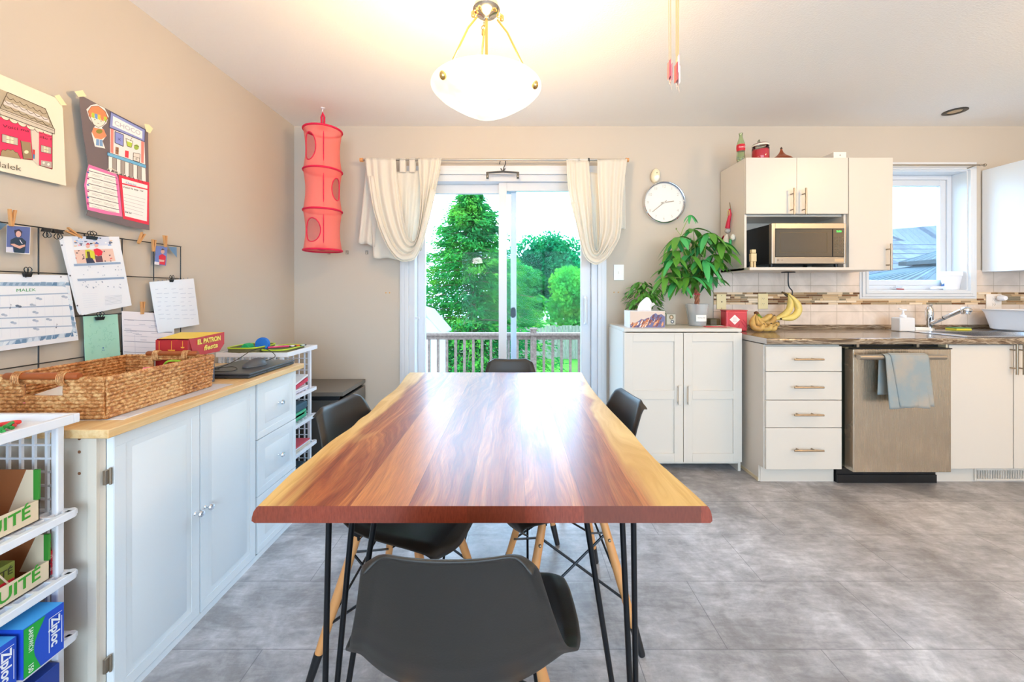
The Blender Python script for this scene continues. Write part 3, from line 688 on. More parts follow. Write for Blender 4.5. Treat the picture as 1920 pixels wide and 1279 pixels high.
def bagbox(lab, y0, y1, z0, z1, x1, green):
    t = thing('bag_box', lab, 'box', (x1-.1, (y0+y1)/2, z0), group='blue boxes of bags on the near rack')
    MB().box(x1-.20, x1, y0, y1, z0, z1, '1f4fc8').box(x1-.199, x1-.001, y0+.001, y1-.001, z1, z1+.0004, '3fa0e8').build('carton', t, bevel=.0015)
    g = MB(); x = x1+.0006
    if green:
        pts = [(x, y0+.001, z0+.001), (x, y0+.034, z0+.001)]+[(x, y0+.034+.018*sin(pi*k/10)**1.2*-1+.0+.01*k/10, z0+.001+(z1-z0-.002)*k/10) for k in range(1, 11)]+[(x, y0+.001, z1-.001)]
        g.poly(pts, '1fa83c'); g.text('SANDWICH', .013, (x+.0006, y0+.014, z1-.035), (0, 0, -1), (0, 1, 0), 'f4f8f4', .01, wid=.055); g.text('150', .014, (x+.0006, y0+.014, z0+.016), (0, 0, -1), (0, 1, 0), 'f4f8f4', .02)
    yc = (y0+.047 if green else (y0+y1)/2+.0); yc = y1-.020
    g.text('Ziploc', .026, (x+.0006, yc, (z0+z1)/2+.003), (0, 0, -1), (0, 1, 0), 'f6f8fb', .03, wid=.072)
    # outlined frame of the logo
    for a in ((yc-.013, yc-.012, -.042, .042), (yc+.014, yc+.015, -.038, .03), (yc-.013, yc+.015, .041, .042)): g.box(x, x+.0005, a[0], a[1], (z0+z1)/2+a[2], (z0+z1)/2+a[3], 'f6f8fb')
    g.build('print', t, smooth=False)
bagbox('blue and green sandwich bag box on the lower shelf of the near rack', .920, 1.004, .285, .402, -1.14, True)
bagbox('blue bag box nearest the viewer on the lower shelf of the near rack', .800, .912, .285, .395, -1.145, False)
t = thing('bag_box', 'dark blue bag box on the bottom shelf of the near rack', 'box', (-1.25, .97, .10)); MB().box(-1.35, -1.18, .88, 1.03, .102, .225, '22429c').build('carton', t, bevel=.002); MB().box(-1.1795, -1.179, .9, 1.01, .13, .15, 'e8d8c0').build('label', t)
# trinkets in the top tray
rnd = random.Random(8); cols = ['c8202e', '2f5fd0', '2aa050', '2f5fd0', '3a9a48', 'd83a3a']; cn = ['red', 'blue', 'green', 'dark blue', 'leaf green', 'bright red']
for i in range(6):
    y = .90+i*.021; x = -1.24-.03*(i % 2)
    o = MB(); P = [V(x+rnd.uniform(-.03, .03), y+rnd.uniform(-.02, .02), .853+abs(rnd.gauss(0, .004))) for _ in range(6)]
    o.tube(smoothpath(P, 4), .0045, mat(cols[i], .5), 6); tag(o.build('modelling_string'), '%s crumpled cord in the top tray of the near rack' % cn[i], 'cord', 'coloured cords in the rack tray')

# ---------------------------------------------------------------- woven basket
bk = thing('woven_basket', 'large woven seagrass tray basket with wooden handles on the left cabinet', 'basket', (-1.36, 1.36, .815))
BX0, BX1, BY0, BY1, Z0, Z1 = -1.53, -1.185, 1.150, 1.565, .820, .938
def weave(u, v, rows, cols):
    h = abs(sin(pi*v*rows)); k = int(v*rows); return .0062*h*(.30+.70*(.5+.5*sin(2*pi*(u*cols+.5*(k % 2)))))
def wall(a, b_, nx, ny, hole=None):
    g = MB(); L = math.dist(a, b_); cols = int(L/.014); nu = cols*4
    def fn(u, v):
        f = 1-.035*(1-v); w = weave(u, v, 11, cols/2)
        x = a[0]+(b_[0]-a[0])*u; y = a[1]+(b_[1]-a[1])*u; cx_, cy_ = (BX0+BX1)/2, (BY0+BY1)/2
        return V(cx_+(x-cx_)*f+nx*w, cy_+(y-cy_)*f+ny*w, Z0+(Z1-Z0)*v)
    sk = (lambda u, v: hole[0] < u < hole[1] and hole[2] < v < hole[3]) if hole else None
    g.grid(fn, nu, 52, 'wicker', sk)
    return g
wl_ = [((BX0, BY0), (BX1, BY0), 0, -1, (.30, .66, .55, .90)), ((BX1, BY0), (BX1, BY1), 1, 0, None), ((BX1, BY1), (BX0, BY1), 0, 1, (.34, .70, .55, .90)), ((BX0, BY1), (BX0, BY0), -1, 0, None)]
for a, b_, nx, ny, h in wl_: wall(a, b_, nx, ny, h).build('woven_side', bk, solid=.007)
MB().box(BX0+.01, BX1-.01, BY0+.01, BY1-.01, .8165, .822, 'wicker').build('base', bk)
g = MB()
for z, r_, f in ((Z1, .0065, 1), (Z0+.003, .006, .967)):
    x0, x1, y0, y1 = [(BX0+BX1)/2+(q-(BX0+BX1)/2)*f for q in (BX0, BX1)]+[(BY0+BY1)/2+(q-(BY0+BY1)/2)*f for q in (BY0, BY1)]
    path = []
    for p, q in (((x0, y0), (x1, y0)), ((x1, y0), (x1, y1)), ((x1, y1), (x0, y1)), ((x0, y1), (x0, y0))):
        n_ = int(math.dist(p, q)/.006); path += [V(p[0]+(q[0]-p[0])*i/n_, p[1]+(q[1]-p[1])*i/n_, z) for i in range(n_)]
    g.tube(path, [r_*(1 if i % 2 else .76) for i in range(len(path))], 'wicker', 8, closed=True)
g.build('rim', bk)
for yb, hx0, hx1, s in ((BY0-.004, -1.470, -1.255, 1), (BY1+.002, -1.448, -1.247, -1)):
    h = MB().tube([(hx0, yb, Z1+.008), (hx0+.004, yb, Z1+.008), (hx1-.004, yb, Z1+.008), (hx1, yb, Z1+.008)], [.0085, .0105, .0105, .0085], mat('9a4f24', .35, name='handle_wood'), 16).build('handle', bk)
    for cx_ in (hx0+.03, hx1-.055):
        wr = MB()
        for k in range(5): wr.tube(circ((cx_+k*.005, yb, Z1+.001), .0125, 14, 'yz', .0195), .0022, 'wicker', 5, closed=True)
        wr.build('binding', h)
g = MB(); xm = BX0+(BX1-BX0)*.48
for y, c_ in ((BY0+.001, .48), (BY1-.001, .48)):
    x0_, x1_ = BX0+(BX1-BX0)*.31, BX0+(BX1-BX0)*.65; z0_, z1_ = Z0+(Z1-Z0)*.55, Z0+(Z1-Z0)*.90
    MB().tube([(x0_, y, z0_), (x1_, y, z0_), (x1_, y, z1_), (x0_, y, z1_)], .0045, 'wicker', 8, closed=True).build('handle_hole_rim', bk)
# contents
def paper(nm, lab, c_, w_, l_, rz, tz, col, cat='paper', th=.001, grp=None, tx=0):
    mt = Matrix.Rotation(rz, 3, 'Z') @ Matrix.Rotation(tz, 3, 'X') @ Matrix.Rotation(tx, 3, 'Y'); g = MB()
    g.obox(c_, mt @ V(w_/2, 0, 0), mt @ V(0, l_/2, 0), mt @ V(0, 0, th/2), col); return tag(g.build(nm, bevel=0, smooth=False), lab, cat, grp)
paper('paper_pile', 'stack of red and cream papers lying in the woven basket', (-1.36, 1.30, .845), .24, .22, .2, 0, 'f0e4c8', 'papers', .03)
paper('greeting_card', 'pale red card on top of the papers in the woven basket', (-1.37, 1.285, .872), .22, .2, .5, .04, 'e8777c', 'card', .002)
paper('greeting_card', 'white card leaning at the middle of the woven basket', (-1.40, 1.26, .885), .13, .12, -.3, .22, 'f4efe8', 'card', .002)
paper('note_paper', 'bright pink folded note in the woven basket', (-1.31, 1.44, .900), .06, .05, .6, .6, 'f27a9c', 'paper', .002)
paper('note_paper', 'yellow folded note in the woven basket', (-1.285, 1.36, .895), .05, .04, .2, .7, 'd8cf4a', 'paper', .002)
tag(MB().tube(smoothpath([(-1.33, 1.50, .90), (-1.30, 1.49, .928), (-1.27, 1.51, .925), (-1.25, 1.52, .90)], 6), .004, '8fbf30', 6).build('green_strap'), 'lime green strap in the far corner of the woven basket', 'strap')
paper('loose_papers', 'loose white sheets under the woven basket', (-1.335, 1.37, .8155), .36, .44, .06, 0, 'e9e7ea', 'papers', .0012)
paper('loose_papers', 'newsprint sheet sticking out under the basket corner', (-1.32, 1.40, .8168), .36, .42, -.04, 0, 'cfcdd2', 'papers', .0012)
# red game box beyond the basket
gb = thing('game_box', 'red and yellow snack or game box standing beyond the basket', 'box', (-1.36, 1.64, .815))
MB().box(-1.445, -1.315, 1.605, 1.70, .815, 1.0, '9c1418').box(-1.445, -1.315, 1.60, 1.605, .815, .996, 'b0242a').prism([(-1.315, 1.605, .996), (-1.445, 1.605, .996), (-1.445, 1.72, 1.012), (-1.315, 1.80, 1.005)], (0, 0, .003), 'f2d24a').build('box_body', gb)
lid = MB().prism([(-1.315, 1.605, .998), (-1.314, 1.80, 1.008), (-1.314, 1.80, .955), (-1.314, 1.77, .925), (-1.315, 1.63, .925)], (.002, 0, 0), 'c0393c')
lid.text('EL PATRON', .028, (-1.3105, 1.71, .982), (0, 1, .03), (0, 0, 1), 'f6e46a', .05, wid=.13).text('fiesta', .03, (-1.3105, 1.72, .953), (0, 1, .05), (0, 0, 1), 'f6e46a', .03, wid=.08, shear=.2).build('lid_flap', gb)
g = MB()
for x, z, r_ in ((-1.43, .942, .018), (-1.38, .957, .015), (-1.335, .968, .008)):
    g.poly([(x+r_*cos(pi+pi*k/10), 1.5994, z+r_*.7*sin(pi+pi*k/10)) for k in range(11)], 'e6a83c').box(x-.001, x+.001, 1.5993, 1.5998, z, .992, 'e6a83c')
g.build('print', gb, smooth=False)
tag(MB().box(-1.31, -1.25, 1.61, 1.66, .815, .90, '5a6478').build('toy_box', bevel=.002), 'small grey blue box behind the far basket handle', 'box')
# laptop, mouse and cable
lp = thing('laptop', 'closed black laptop on the birch cabinet top', 'laptop', (-1.27, 1.89, .815)); dk = mat('3c3f44', .35, .3, name='laptop_shell')
MB().box(-1.405, -1.137, 1.705, 2.06, .817, .828, dk).build('base', lp, bevel=.003); MB().box(-1.405, -1.133, 1.705, 2.062, .829, .838, mat('4a4d52', .3, .4)).build('lid', lp, bevel=.003)
g = MB()
for x, y in ((-1.38, 1.73), (-1.16, 1.73), (-1.38, 2.03), (-1.16, 2.03)): g.lathe([(.006, .815), (.006, .818)], (x, y, 0), 'black', 10)
g.lathe([(.004, 0), (.004, .001)], (-1.1365, 1.83, .8225), 'black', 8, axis='x').build('rubber_feet', lp)
ms = thing('computer_mouse', 'dark grey computer mouse on the closed laptop', 'mouse', (-1.225, 1.88, .838))
rot = Matrix.Rotation(R(-20), 3, 'Z')
def mouse(u, v):
    a, t_ = 2*pi*u, pi*.5*v; p = V(.033*cos(a)*sin(t_+.0), .058*sin(a)*sin(t_), .036*cos(t_)*(1+.25*sin(a)*sin(t_))); return V(-1.225, 1.88, .839)+rot @ p
MB().grid(mouse, 28, 10, mat('4b4f55', .35), cu=True).build('shell', ms); MB().ell(V(-1.225, 1.88, .842)+rot @ V(0, .0, 0), (.0335, .0585, .004), mat('7f8c98', .3), 24, 6, rot).build('base', ms)
cab_ = MB(); rnd = random.Random(3)
path = [(-1.235, 1.94, .845), (-1.20, 2.0, .865), (-1.235, 1.98, .905), (-1.27, 1.93, .905), (-1.30, 1.86, .870), (-1.34, 1.80, .846), (-1.40, 1.74, .85)]
cab_.tube(smoothpath(path, 8), .0017, 'black', 6)
p = [V(-1.35+rnd.gauss(0, .022), 1.76+rnd.gauss(0, .022), .846+abs(rnd.gauss(0, .008))) for _ in range(26)]; cab_.tube(smoothpath(p, 5), .0017, 'black', 6)
cab_.tube(smoothpath([(-1.35, 1.76, .846), (-1.28, 1.80, .850), (-1.24, 1.78, .842), (-1.25, 1.74, .841), (-1.33, 1.73, .842)], 6), .0017, 'black', 6)
for k in range(3): cab_.tube(circ((-1.36+.006*k, 1.765, .855), .009, 12, 'yz'), .0022, 'black', 6, closed=True)
tag(cab_.build('mouse_cable'), 'tangled black mouse cable heaped on the laptop', 'cable')
# ---- pencil case on the far rack
pc = thing('pencil_case', 'open grey pencil case with lime zipper on the far rack', 'case', (-1.38, 2.24, .848)); gc = mat('6b6a4c', .8, bump=.6, bscale=90, name='grey_fabric_case')
def pcs(nm, c_, rx, ry, hh):
    c_ = V(c_); g = MB(); n_ = 28; q = lambda a, e: math.copysign(abs(a)**e, a)
    ring = lambda k, z, s: [V(c_.x+rx*k*q(cos(2*pi*i/n_), .5), c_.y+ry*k*q(sin(2*pi*i/n_), .5), c_.z+z) for i in range(n_)]
    rs = [ring(.9, 0, 0), ring(1, .01, 0), ring(1, hh, 0), ring(.95, hh, 0), ring(.9, .01, 0)]; vs = [p for r_ in rs for p in r_]
    g.add(vs, [(j*n_+i, j*n_+(i+1) % n_, (j+1)*n_+(i+1) % n_, (j+1)*n_+i) for j in range(4) for i in range(n_)]+[tuple(range(n_-1, -1, -1)), tuple(range(4*n_, 5*n_))], gc)
    o = g.build(nm, pc); MB().tube(ring(1.0, hh, 0), .0042, 'b8d52e', 6, closed=True).build('zipper', o); return o
pcs('tray', (-1.46, 2.22, .849), .085, .11, .040); pcs('lid', (-1.305, 2.26, .849), .075, .12, .026)
paper('notebook', 'white printed sheet under the pencil case on the far rack', (-1.30, 2.28, .8485), .16, .26, -.1, 0, 'e4e8f4', 'paper', .001)
tag(MB().prism([(-1.505, 2.17, .875), (-1.44, 2.17, .875), (-1.455, 2.17, .90), (-1.475, 2.17, .907)], (0, .05, 0), '18b070').build('set_square', bevel=.003), 'green wedge shaped eraser in the pencil case', 'eraser')
g = MB(); g.lathe([(.036, 0), (.038, .012), (.036, .024)], (-1.395, 2.22, .900), '1f74d8', 24, axis='y'); tag(g.build('tape_dispenser', bevel=.002), 'round blue sharpener standing up in the pencil case', 'sharpener')
for i, (c_, n_) in enumerate((('e0407a', 'pink'), ('f0f0f4', 'white'), ('e8703c', 'orange'), ('c8d0d8', 'silver'))):
    y = 2.20+.018*i; x = -1.36+.02*i
    tag(MB().tube([(x, y, .882), (x+.09, y+.05, .882)], .0045, mat(c_, .4), 8).tube([(x+.09, y+.05, .882), (x+.10, y+.056, .882)], [.0045, .001], '333333', 8).build('marker_pen'), '%s pen lying across the open pencil case' % n_, 'pen', 'pens in the pencil case')
# items on far rack shelves
X0_, X1_ = -1.50, -1.225
for i, (z, h, col, n_, tlt) in enumerate(((.614, .010, 'e9e4f2', 'pale lilac', 0), (.626, .008, 'f2f2f2', 'white', 0), (.636, .02, 'd8405a', 'red edged', .15), (.660, .01, 'f4f4f4', 'white topmost', .2), (.285, .014, 'd9c8b0', 'tan', 0), (.301, .006, 'f0eff4', 'white covered', 0), (.309, .006, 'd85a6a', 'pink red', 0))):
    g = MB(); mt = Matrix.Rotation(tlt, 3, 'X'); c_ = V((X0_+X1_)/2, 2.27, z+h/2+.03*tlt*5*.3); g.obox(c_, ((X1_-X0_)/2+(.012 if z < .4 else 0), 0, 0), mt @ V(0, .10, 0), mt @ V(0, 0, h/2), col)
    tag(g.build('exercise_book', smooth=False), '%s book on the %s shelf of the far rack' % (n_, 'upper' if z > .5 else 'lower'), 'book', 'books on the far rack')
t = thing('storage_tin', 'teal lidded tin with floral side on the middle shelf of the far rack', 'tin', (-1.33, 2.28, .448))
MB().box(-1.42, -1.225, 2.19, 2.36, .450, .50, '3aa880').build('body', t, bevel=.01); MB().box(-1.425, -1.222, 2.185, 2.365, .50, .545, '2f5566').build('lid', t, bevel=.012)
g = MB(); rnd = random.Random(4)
for k in range(14): g.poly([(-1.2247, 2.2+.15*rnd.random()+.008*cos(a*pi/3), .46+.035*rnd.random()*0+.02+.006*sin(a*pi/3)) for a in range(6)], rnd.choice(['e85a6a', 'f4f0e0', '5ad070', 'e88a5a']))
g.build('floral_print', t, smooth=False)
t = MB().box(-1.46, -1.22, 2.16, 2.34, .104, .19, '3a4a52').box(-1.2198, -1.219, 2.2, 2.26, .12, .17, '30c050'); tag(t.build('plastic_bin', bevel=.004), 'dark bin with green print low on the far rack', 'bin')
tag(MB().ell((-1.30, 2.25, .333), (.05, .05, .018), 'b86a4a').build('leather_pouch'), 'small brown pouch on the books of the far rack', 'pouch')

# ---------------------------------------------------------------- low dark cabinet in the corner
lc = thing('low_cabinet', 'low dark grey cabinet in the far left corner under the hanging organizer', 'cabinet', (-1.39, 2.8, 0)); dg = mat('4d4c4a', .33, name='dark_grey_laminate'); dgt = mat('6a645c', .28)
MB().box(XL+.02, -1.118, 2.605, 3.01, .502, .528, dgt).build('top', lc, bevel=.002)
MB().box(XL+.02, -1.135, 2.62, 2.64, 0, .47, dg).box(XL+.02, XL+.04, 2.64, 3.01, 0, .502, dg).box(XL+.04, -1.14, 2.99, 3.01, 0, .502, dg).box(XL+.04, -1.14, 2.64, 2.99, .02, .04, dg).box(XL+.03, -1.15, 2.625, 2.64, .47, .502, 'black').build('body', lc, bevel=.001)
MB().box(-1.138, -1.120, 2.61, 3.008, .02, .478, dgt).build('drawer_front', lc, bevel=.002)
# ---------------------------------------------------------------- pendant lamp
PX, PY = -.097, 1.5
pl = thing('pendant_lamp', 'lit alabaster glass bowl pendant lamp hanging over the dining table', 'lamp', (PX, PY, 1.86))
def m_bowl():
    t = NT('lit_alabaster'); v = t.coord(); g = t.noise(v, 7, 4, .6, 1.5); c = t.ramp(g, [(.35, 'fff0b4'), (.6, 'fffbe6')])
    t.l(c, t.b.inputs['Base Color']); t.l(c, t.b.inputs['Emission Color']); t.b.inputs['Emission Strength'].default_value = 1.25; t.b.inputs['Roughness'].default_value = .3; return t.m
bp = [(.0, 0), (.035, .002), (.07, .012), (.11, .033), (.15, .058), (.185, .082), (.203, .100), (.208, .106), (.204, .110), (.196, .103), (.15, .066), (.11, .041), (.07, .020), (0, .008)]
MB().lathe(bp, (PX, PY, 1.860), m_bowl(), 64).build('glass_bowl', pl, ang=60)
brass = mat('d8b878', .25, 1, name='brushed_brass')
g = MB(); g.lathe([(.065, 2.465), (.062, 2.445), (.02, 2.425), (.012, 2.42), (.008, 2.40), (.008, 2.30), (.018, 2.295), (.045, 2.285), (.052, 2.262), (.040, 2.247), (.018, 2.240), (.010, 2.23), (0, 2.228)], (PX, PY, 0), mat('c8c4bc', .18, 1), 32); g.build('canopy', pl)
for i, a in enumerate((R(-20), R(105), R(222))):
    e = V(PX+.178*cos(a), PY+.178*sin(a), 1.955); s = V(PX+.045*cos(a), PY+.045*sin(a), 2.245)
    g = MB().tube([s-V(0, 0, .03), s.lerp(e, .3), e], .0038, brass, 8)
    for k in range(3): c_ = s+(e-s)*(.02+.035*k); g.tube(circ(c_, .009, 12, 'xz' if k % 2 else 'yz'), .002, brass, 5, closed=True)
    g.lathe([(.004, 0), (.007, .004), (.007, .02), (.004, .024)], s.lerp(e, .14), brass, 10); g.ell(e+V(.014*cos(a), .014*sin(a), -.01), (.013, .013, .017), brass, 12, 8); g.build('suspension_rod', pl)
MB().tube([(PX, PY, 2.24), (PX, PY, 1.96)], .0055, brass, 10).tube([(PX, PY, 1.99), (PX, PY, 1.94)], .016, brass, 12).build('centre_stem', pl)
for a in (0, 2.1, 4.2): MB().ell((PX+.07*cos(a), PY+.07*sin(a), 1.955), (.025, .025, .03), mat('fff2cc', .5, emit=6, name='lit_bulb')).build('bulb', pl)
# unseen ceiling lamps and floor uplights, added to brighten the room
def dome(x, y, lab):
    t = thing('unseen_ceiling_lamp', lab, 'lamp', (x, y, 2.34)); MB().lathe([(.02, 2.438), (.13, 2.44), (.15, 2.45), (.15, 2.465)], (x, y, 0), 'trim', cap=False).build('rim', t); MB().lathe([(0, 2.405), (.06, 2.412), (.11, 2.428), (.128, 2.441)], (x, y, 0), mat('fff0d0', .4, emit=3, name='lit_dome')).build('diffuser', t)
dome(3.5, .2, 'unseen flush ceiling lamp over the kitchen to the right of the viewer')
dome(2.9, 1.35, 'added unseen flush ceiling lamp over the kitchen floor, the nearer one to the sink')
for fx, fy, lb in ((-.7, -1.7, 'left'), (2.7, -1.5, 'right')):
    t = thing('added_floor_lamp', 'added unseen uplight floor lamp with open bowl shade behind the viewer on the %s' % lb, 'lamp', (fx, fy, 0), group='added floor lamps behind the viewer')
    MB().lathe([(.14, 0), (.14, .015), (.012, .03)], (fx, fy, 0), 'black', 28).build('base', t); MB().tube([(fx, fy, .02), (fx, fy, 1.70)], .011, 'black', 12).build('pole', t)
    MB().lathe([(.02, 1.68), (.10, 1.71), (.16, 1.76), (.158, 1.762), (.098, 1.716), (.02, 1.69)], (fx, fy, 0), 'trim', 32, cap=False).build('shade', t)
rl = thing('recessed_light', 'small black recessed spotlight in the ceiling above the kitchen sink', 'light', (3.12, 2.78, 2.45))
MB().lathe([(.040, 2.464), (.066, 2.4645), (.066, 2.461), (.058, 2.458), (.040, 2.460)], (3.12, 2.78, 0), mat('2b2620', .35), 32, cap=False).build('trim_ring', rl)
MB().lathe([(0, 2.462), (.040, 2.462)], (3.12, 2.78, 0), mat('b8a890', .2, .8)).build('lamp_face', rl)
# ---- hanging strings with crystals
cr = thing('hanging_mobile', 'string mobile with pink paper birds hanging from the ceiling', 'mobile', (.496, 1.2, 1.83)); rnd = random.Random(2)
MB().tube(circ((.496, 1.2, 2.452), .012, 12, 'xz'), .0015, 'nickel', 5, closed=True).build('ceiling_hook', cr)
for i in range(6):
    dx = (i-2.5)*.0052; dy = rnd.uniform(-.015, .015); zb = 1.90-.012*(i % 3)
    MB().tube([(.496, 1.2, 2.45), (.496+dx*1.1, 1.2+dy, 2.2), (.496+dx, 1.2+dy, zb)], .0011, 'e2b878', 5).build('string', cr)
    MB().obox((.496+dx, 1.2+dy, zb-.025), (.0028, .001, .004), (0, .008, 0), (0, 0, .026), mat(['d8707a', 'e8a8ac', 'c85a5a', 'f0c8c8', 'd88888', 'f2dcd8'][i], .5)).add([(.496+dx, 1.2+dy, zb-.05), (.493+dx, 1.205+dy, zb-.03), (.499+dx, 1.2+dy, zb-.08)], [(0, 1, 2)], 'f0d4d0').build('paper_bird', cr)
# ---------------------------------------------------------------- hanging organizer
HX, HY = -1.308, 2.73; pink = 'd60f45'
ho = thing('hanging_organizer', 'pink mesh three tier hanging organizer in the left corner', 'organizer', (HX, HY, 1.47))
mesh = m_sheer('pink_mesh', 'ff8078', .60); band = mat('d60f45', .7, name='pink_band')
tiers = [(2.305, 2.025), (2.025, 1.750), (1.750, 1.478)]
def orad(z, a, b_): q = (z-b_)/(a-b_); return .122-.014*sin(pi*q)
for i, (a, b_) in enumerate(tiers):
    hole = [(-.62, .58, .52, .34), (.45, .5, .25, .3), (-.45, .48, .44, .31)][i]   # angle centre (rad about -Y), height, half width, half height
    def fn(u, v): z = b_+(a-b_)*v; r = orad(z, a, b_); an = 2*pi*u; return V(HX+r*sin(an), HY-r*cos(an), z)
    hc = [-.38, 1.32, -.18][i]; hw = [.42, .35, .50][i]; hh = [.33, .28, .29][i]; hz = [.50, .52, .47][i]
    def skip(u, v):
        an = 2*pi*u; an = an-2*pi if an > pi else an; return ((an-hc)/hw)**2+((v-hz)/hh)**2 < 1
    MB().grid(fn, 144, 72, mesh, skip, cu=True).build('mesh_side', ho)
    MB().tube([fn((hc+hw*cos(k*pi/20))/(2*pi), hz+hh*sin(k*pi/20)) for k in range(40)], .0035, band, 6, closed=True).build('hole_trim', ho)
    MB().lathe([(0, b_+.002), (.12, b_+.002)], (HX, HY, 0), mesh, 40).build('shelf_mesh', ho)
for z in (2.305, 2.025, 1.750, 1.478):
    MB().tube(circ((HX, HY, z), .1225, 48, 'xy'), .007, band, 8, closed=True, flat=1).build('ring', ho)
MB().lathe([(.123, 2.307), (.06, 2.318), (.02, 2.33)], (HX, HY, 0), mesh, 40, cap=False).build('top_mesh', ho)
MB().tube([(HX+.052, HY-.10, z) for z in (2.30, 2.16, 2.03)], .0035, band, 6).tube([(HX+.052, HY-.10, z) for z in (2.02, 1.89, 1.755)], .0035, band, 6).tube([(HX+.052, HY-.10, z) for z in (1.745, 1.6, 1.48)], .0035, band, 6).build('seam', ho)
MB().tube([(HX-.008, HY, 2.33), (HX-.010, HY, 2.40), (HX, HY, 2.432), (HX+.010, HY, 2.40), (HX+.008, HY, 2.33)], .007, band, 8).lathe([(.035, 2.322), (.012, 2.34)], (HX, HY, 0), band, 20).build('hanging_loop', ho)
tag(MB().lathe([(.014, 2.465), (.014, 2.460), (.004, 2.457)], (HX, HY, 0), 'plast', 16).tube([(HX, HY, 2.46), (HX-.004, HY, 2.44), (HX, HY, 2.425), (HX+.008, HY, 2.43)], .003, 'plast', 8).build('ceiling_hook'), 'small white ceiling hook holding the pink organizer', 'hook')
tag(MB().ell((HX+.005, HY-.03, 1.497), (.045, .04, .022), mat('a01838', .8), 20, 10).build('folded_hat'), 'crumpled dark red cloth in the bottom tier of the pink organizer', 'cloth')
# ---------------------------------------------------------------- curtain rod and curtains
RD = 2.915
rodz = CH+(HZ-300)*RD/F
rd_ = thing('curtain_rod', 'thin metal curtain rod with wooden ends above the patio door', 'rod', (-.2, RD, rodz))
a, b_ = at(680, 299, RD), at(1174, 301, RD)
MB().tube([(a.x, RD, rodz), (b_.x, RD, rodz)], .008, 'steel2', 12).build('pole', rd_)
for x in (a.x-.008, b_.x+.008): MB().tube([(x-.012, RD, rodz), (x+.012, RD, rodz)], .015, 'legw', 12).build('finial', rd_, bevel=.002)
for px in (786, 1104): x = at(px, 300, RD).x; MB().tube([(x, RD, rodz-.012), (x, YB-.004, rodz-.012)], .006, 'blackm', 8).box(x-.012, x+.012, YB-.006, YB, rodz-.045, rodz+.02, 'blackm').tube(circ((x, RD, rodz), .012, 12, 'yz'), .004, 'blackm', 6, closed=True).build('bracket', rd_)
def resamp(P, n):
    P = [V(p[0], p[1], 0) for p in P]; P = smoothpath(P, 8); L = [0]
    for i in range(1, len(P)): L.append(L[-1]+(P[i]-P[i-1]).length)
    out = []
    for k in range(n+1):
        t = L[-1]*k/n; i = max(j for j in range(len(L)) if L[j] <= t+1e-9); i = min(i, len(P)-2); q = (t-L[i])/max(L[i+1]-L[i], 1e-9); out.append(P[i].lerp(P[i+1], min(q, 1)))
    return out
def band_sheet(name, par, outer, inner, D, amp, folds, bulge, ph=0, nt=60):
    A, B = resamp(outer, nt), resamp(inner, nt); nu = folds*12
    def fn(u, v):
        i = min(int(v*nt), nt-1); q = v*nt-i; p = A[i].lerp(A[i+1], q).lerp(B[i].lerp(B[i+1], q), u+.02*sin(6*v+u*9)*(u*(1-u)*4))
        d = D-bulge*sin(pi*v)-amp*(.5+.5*sin(2*pi*(folds*u)+ph+2.6*sin(2.2*v)+1.3*sin(5*u)))*(.45+.55*sin(pi*v))
        return at(p.x, p.y, d)
    return MB().grid(fn, nu, nt, 'curtain').build(name, par, solid=.003, ang=80)
def sheet(name, par, top, bot, D, amp, folds, ph=0, nv=24):
    def fn(u, v):
        p = V(top[0][0]*(1-u)+top[1][0]*u, top[0][1]*(1-u)+top[1][1]*u, 0).lerp(V(bot[0][0]*(1-u)+bot[1][0]*u, bot[0][1]*(1-u)+bot[1][1]*u+1.5*sin(9*u), 0), v)
        return at(p.x, p.y, D-amp*(.5+.5*sin(2*pi*folds*u+ph+v))*(.4+.6*v))
    return MB().grid(fn, max(8, folds*10), nv, 'curtain').build(name, par, solid=.003, ang=80)
def tab(par, x0, x1, yb_, D=RD):
    def fn(u, v):
        a_ = at(x0+(x1-x0)*u, 0, D).x; s = v*2-1; zb_ = CH+(HZ-yb_)*D/F
        if abs(s) < .4: an = s/.4*pi/2; return V(a_, D-.0115*sin(-an)*-1*-1, rodz+.0115*cos(an))
        k = (abs(s)-.4)/.6; return V(a_, D+(-.0115 if s > 0 else .0115)*(1 if True else 0)*(-1 if False else 1), rodz+(zb_-rodz)*k)
    return MB().grid(fn, 4, 28, 'curtain').build('tab', par, solid=.002, ang=80)
lc_ = thing('curtain', 'ivory tab top curtain knotted up into a loop left of the patio door', 'curtain', (-.8, RD, 1.4), group='ivory curtains at the patio door')
sheet('hanging_panel', lc_, [(742, 322), (826, 318)], [(752, 462), (790, 470)], RD+.012, .022, 5)
band_sheet('draped_loop', lc_, [(684, 296), (690, 345), (700, 394), (714, 436), (729, 464), (745, 480), (760, 486), (773, 483), (784, 468), (796, 430), (810, 375), (820, 335), (828, 296)],
 [(742, 297), (744, 330), (750, 375), (757, 415), (764, 442), (770, 451), (775, 452), (780, 446), (785, 420), (788, 385), (788, 350), (786, 325), (784, 297)], RD-.018, .030, 4, .05)
band_sheet('lower_fold', lc_, [(690, 330), (702, 400), (722, 455), (745, 486), (765, 490), (782, 480), (800, 430), (817, 360)], [(700, 330), (712, 398), (732, 450), (750, 474), (765, 476), (778, 465), (792, 420), (808, 350)], RD-.07, .015, 2, .03)
sheet('side_tail', lc_, [(688, 300), (712, 300)], [(672, 455), (703, 462)], RD+.015, .02, 2)
sheet('bottom_tail', lc_, [(694, 380), (745, 400)], [(700, 483), (752, 487)], RD+.02, .02, 2)
for x0, x1 in ((750, 761), (768, 779), (786, 800), (803, 824)): tab(lc_, x0, x1, 324)
rc_ = thing('curtain', 'ivory tab top curtain knotted up into a loop right of the patio door', 'curtain', (.65, RD, 1.4), group='ivory curtains at the patio door')
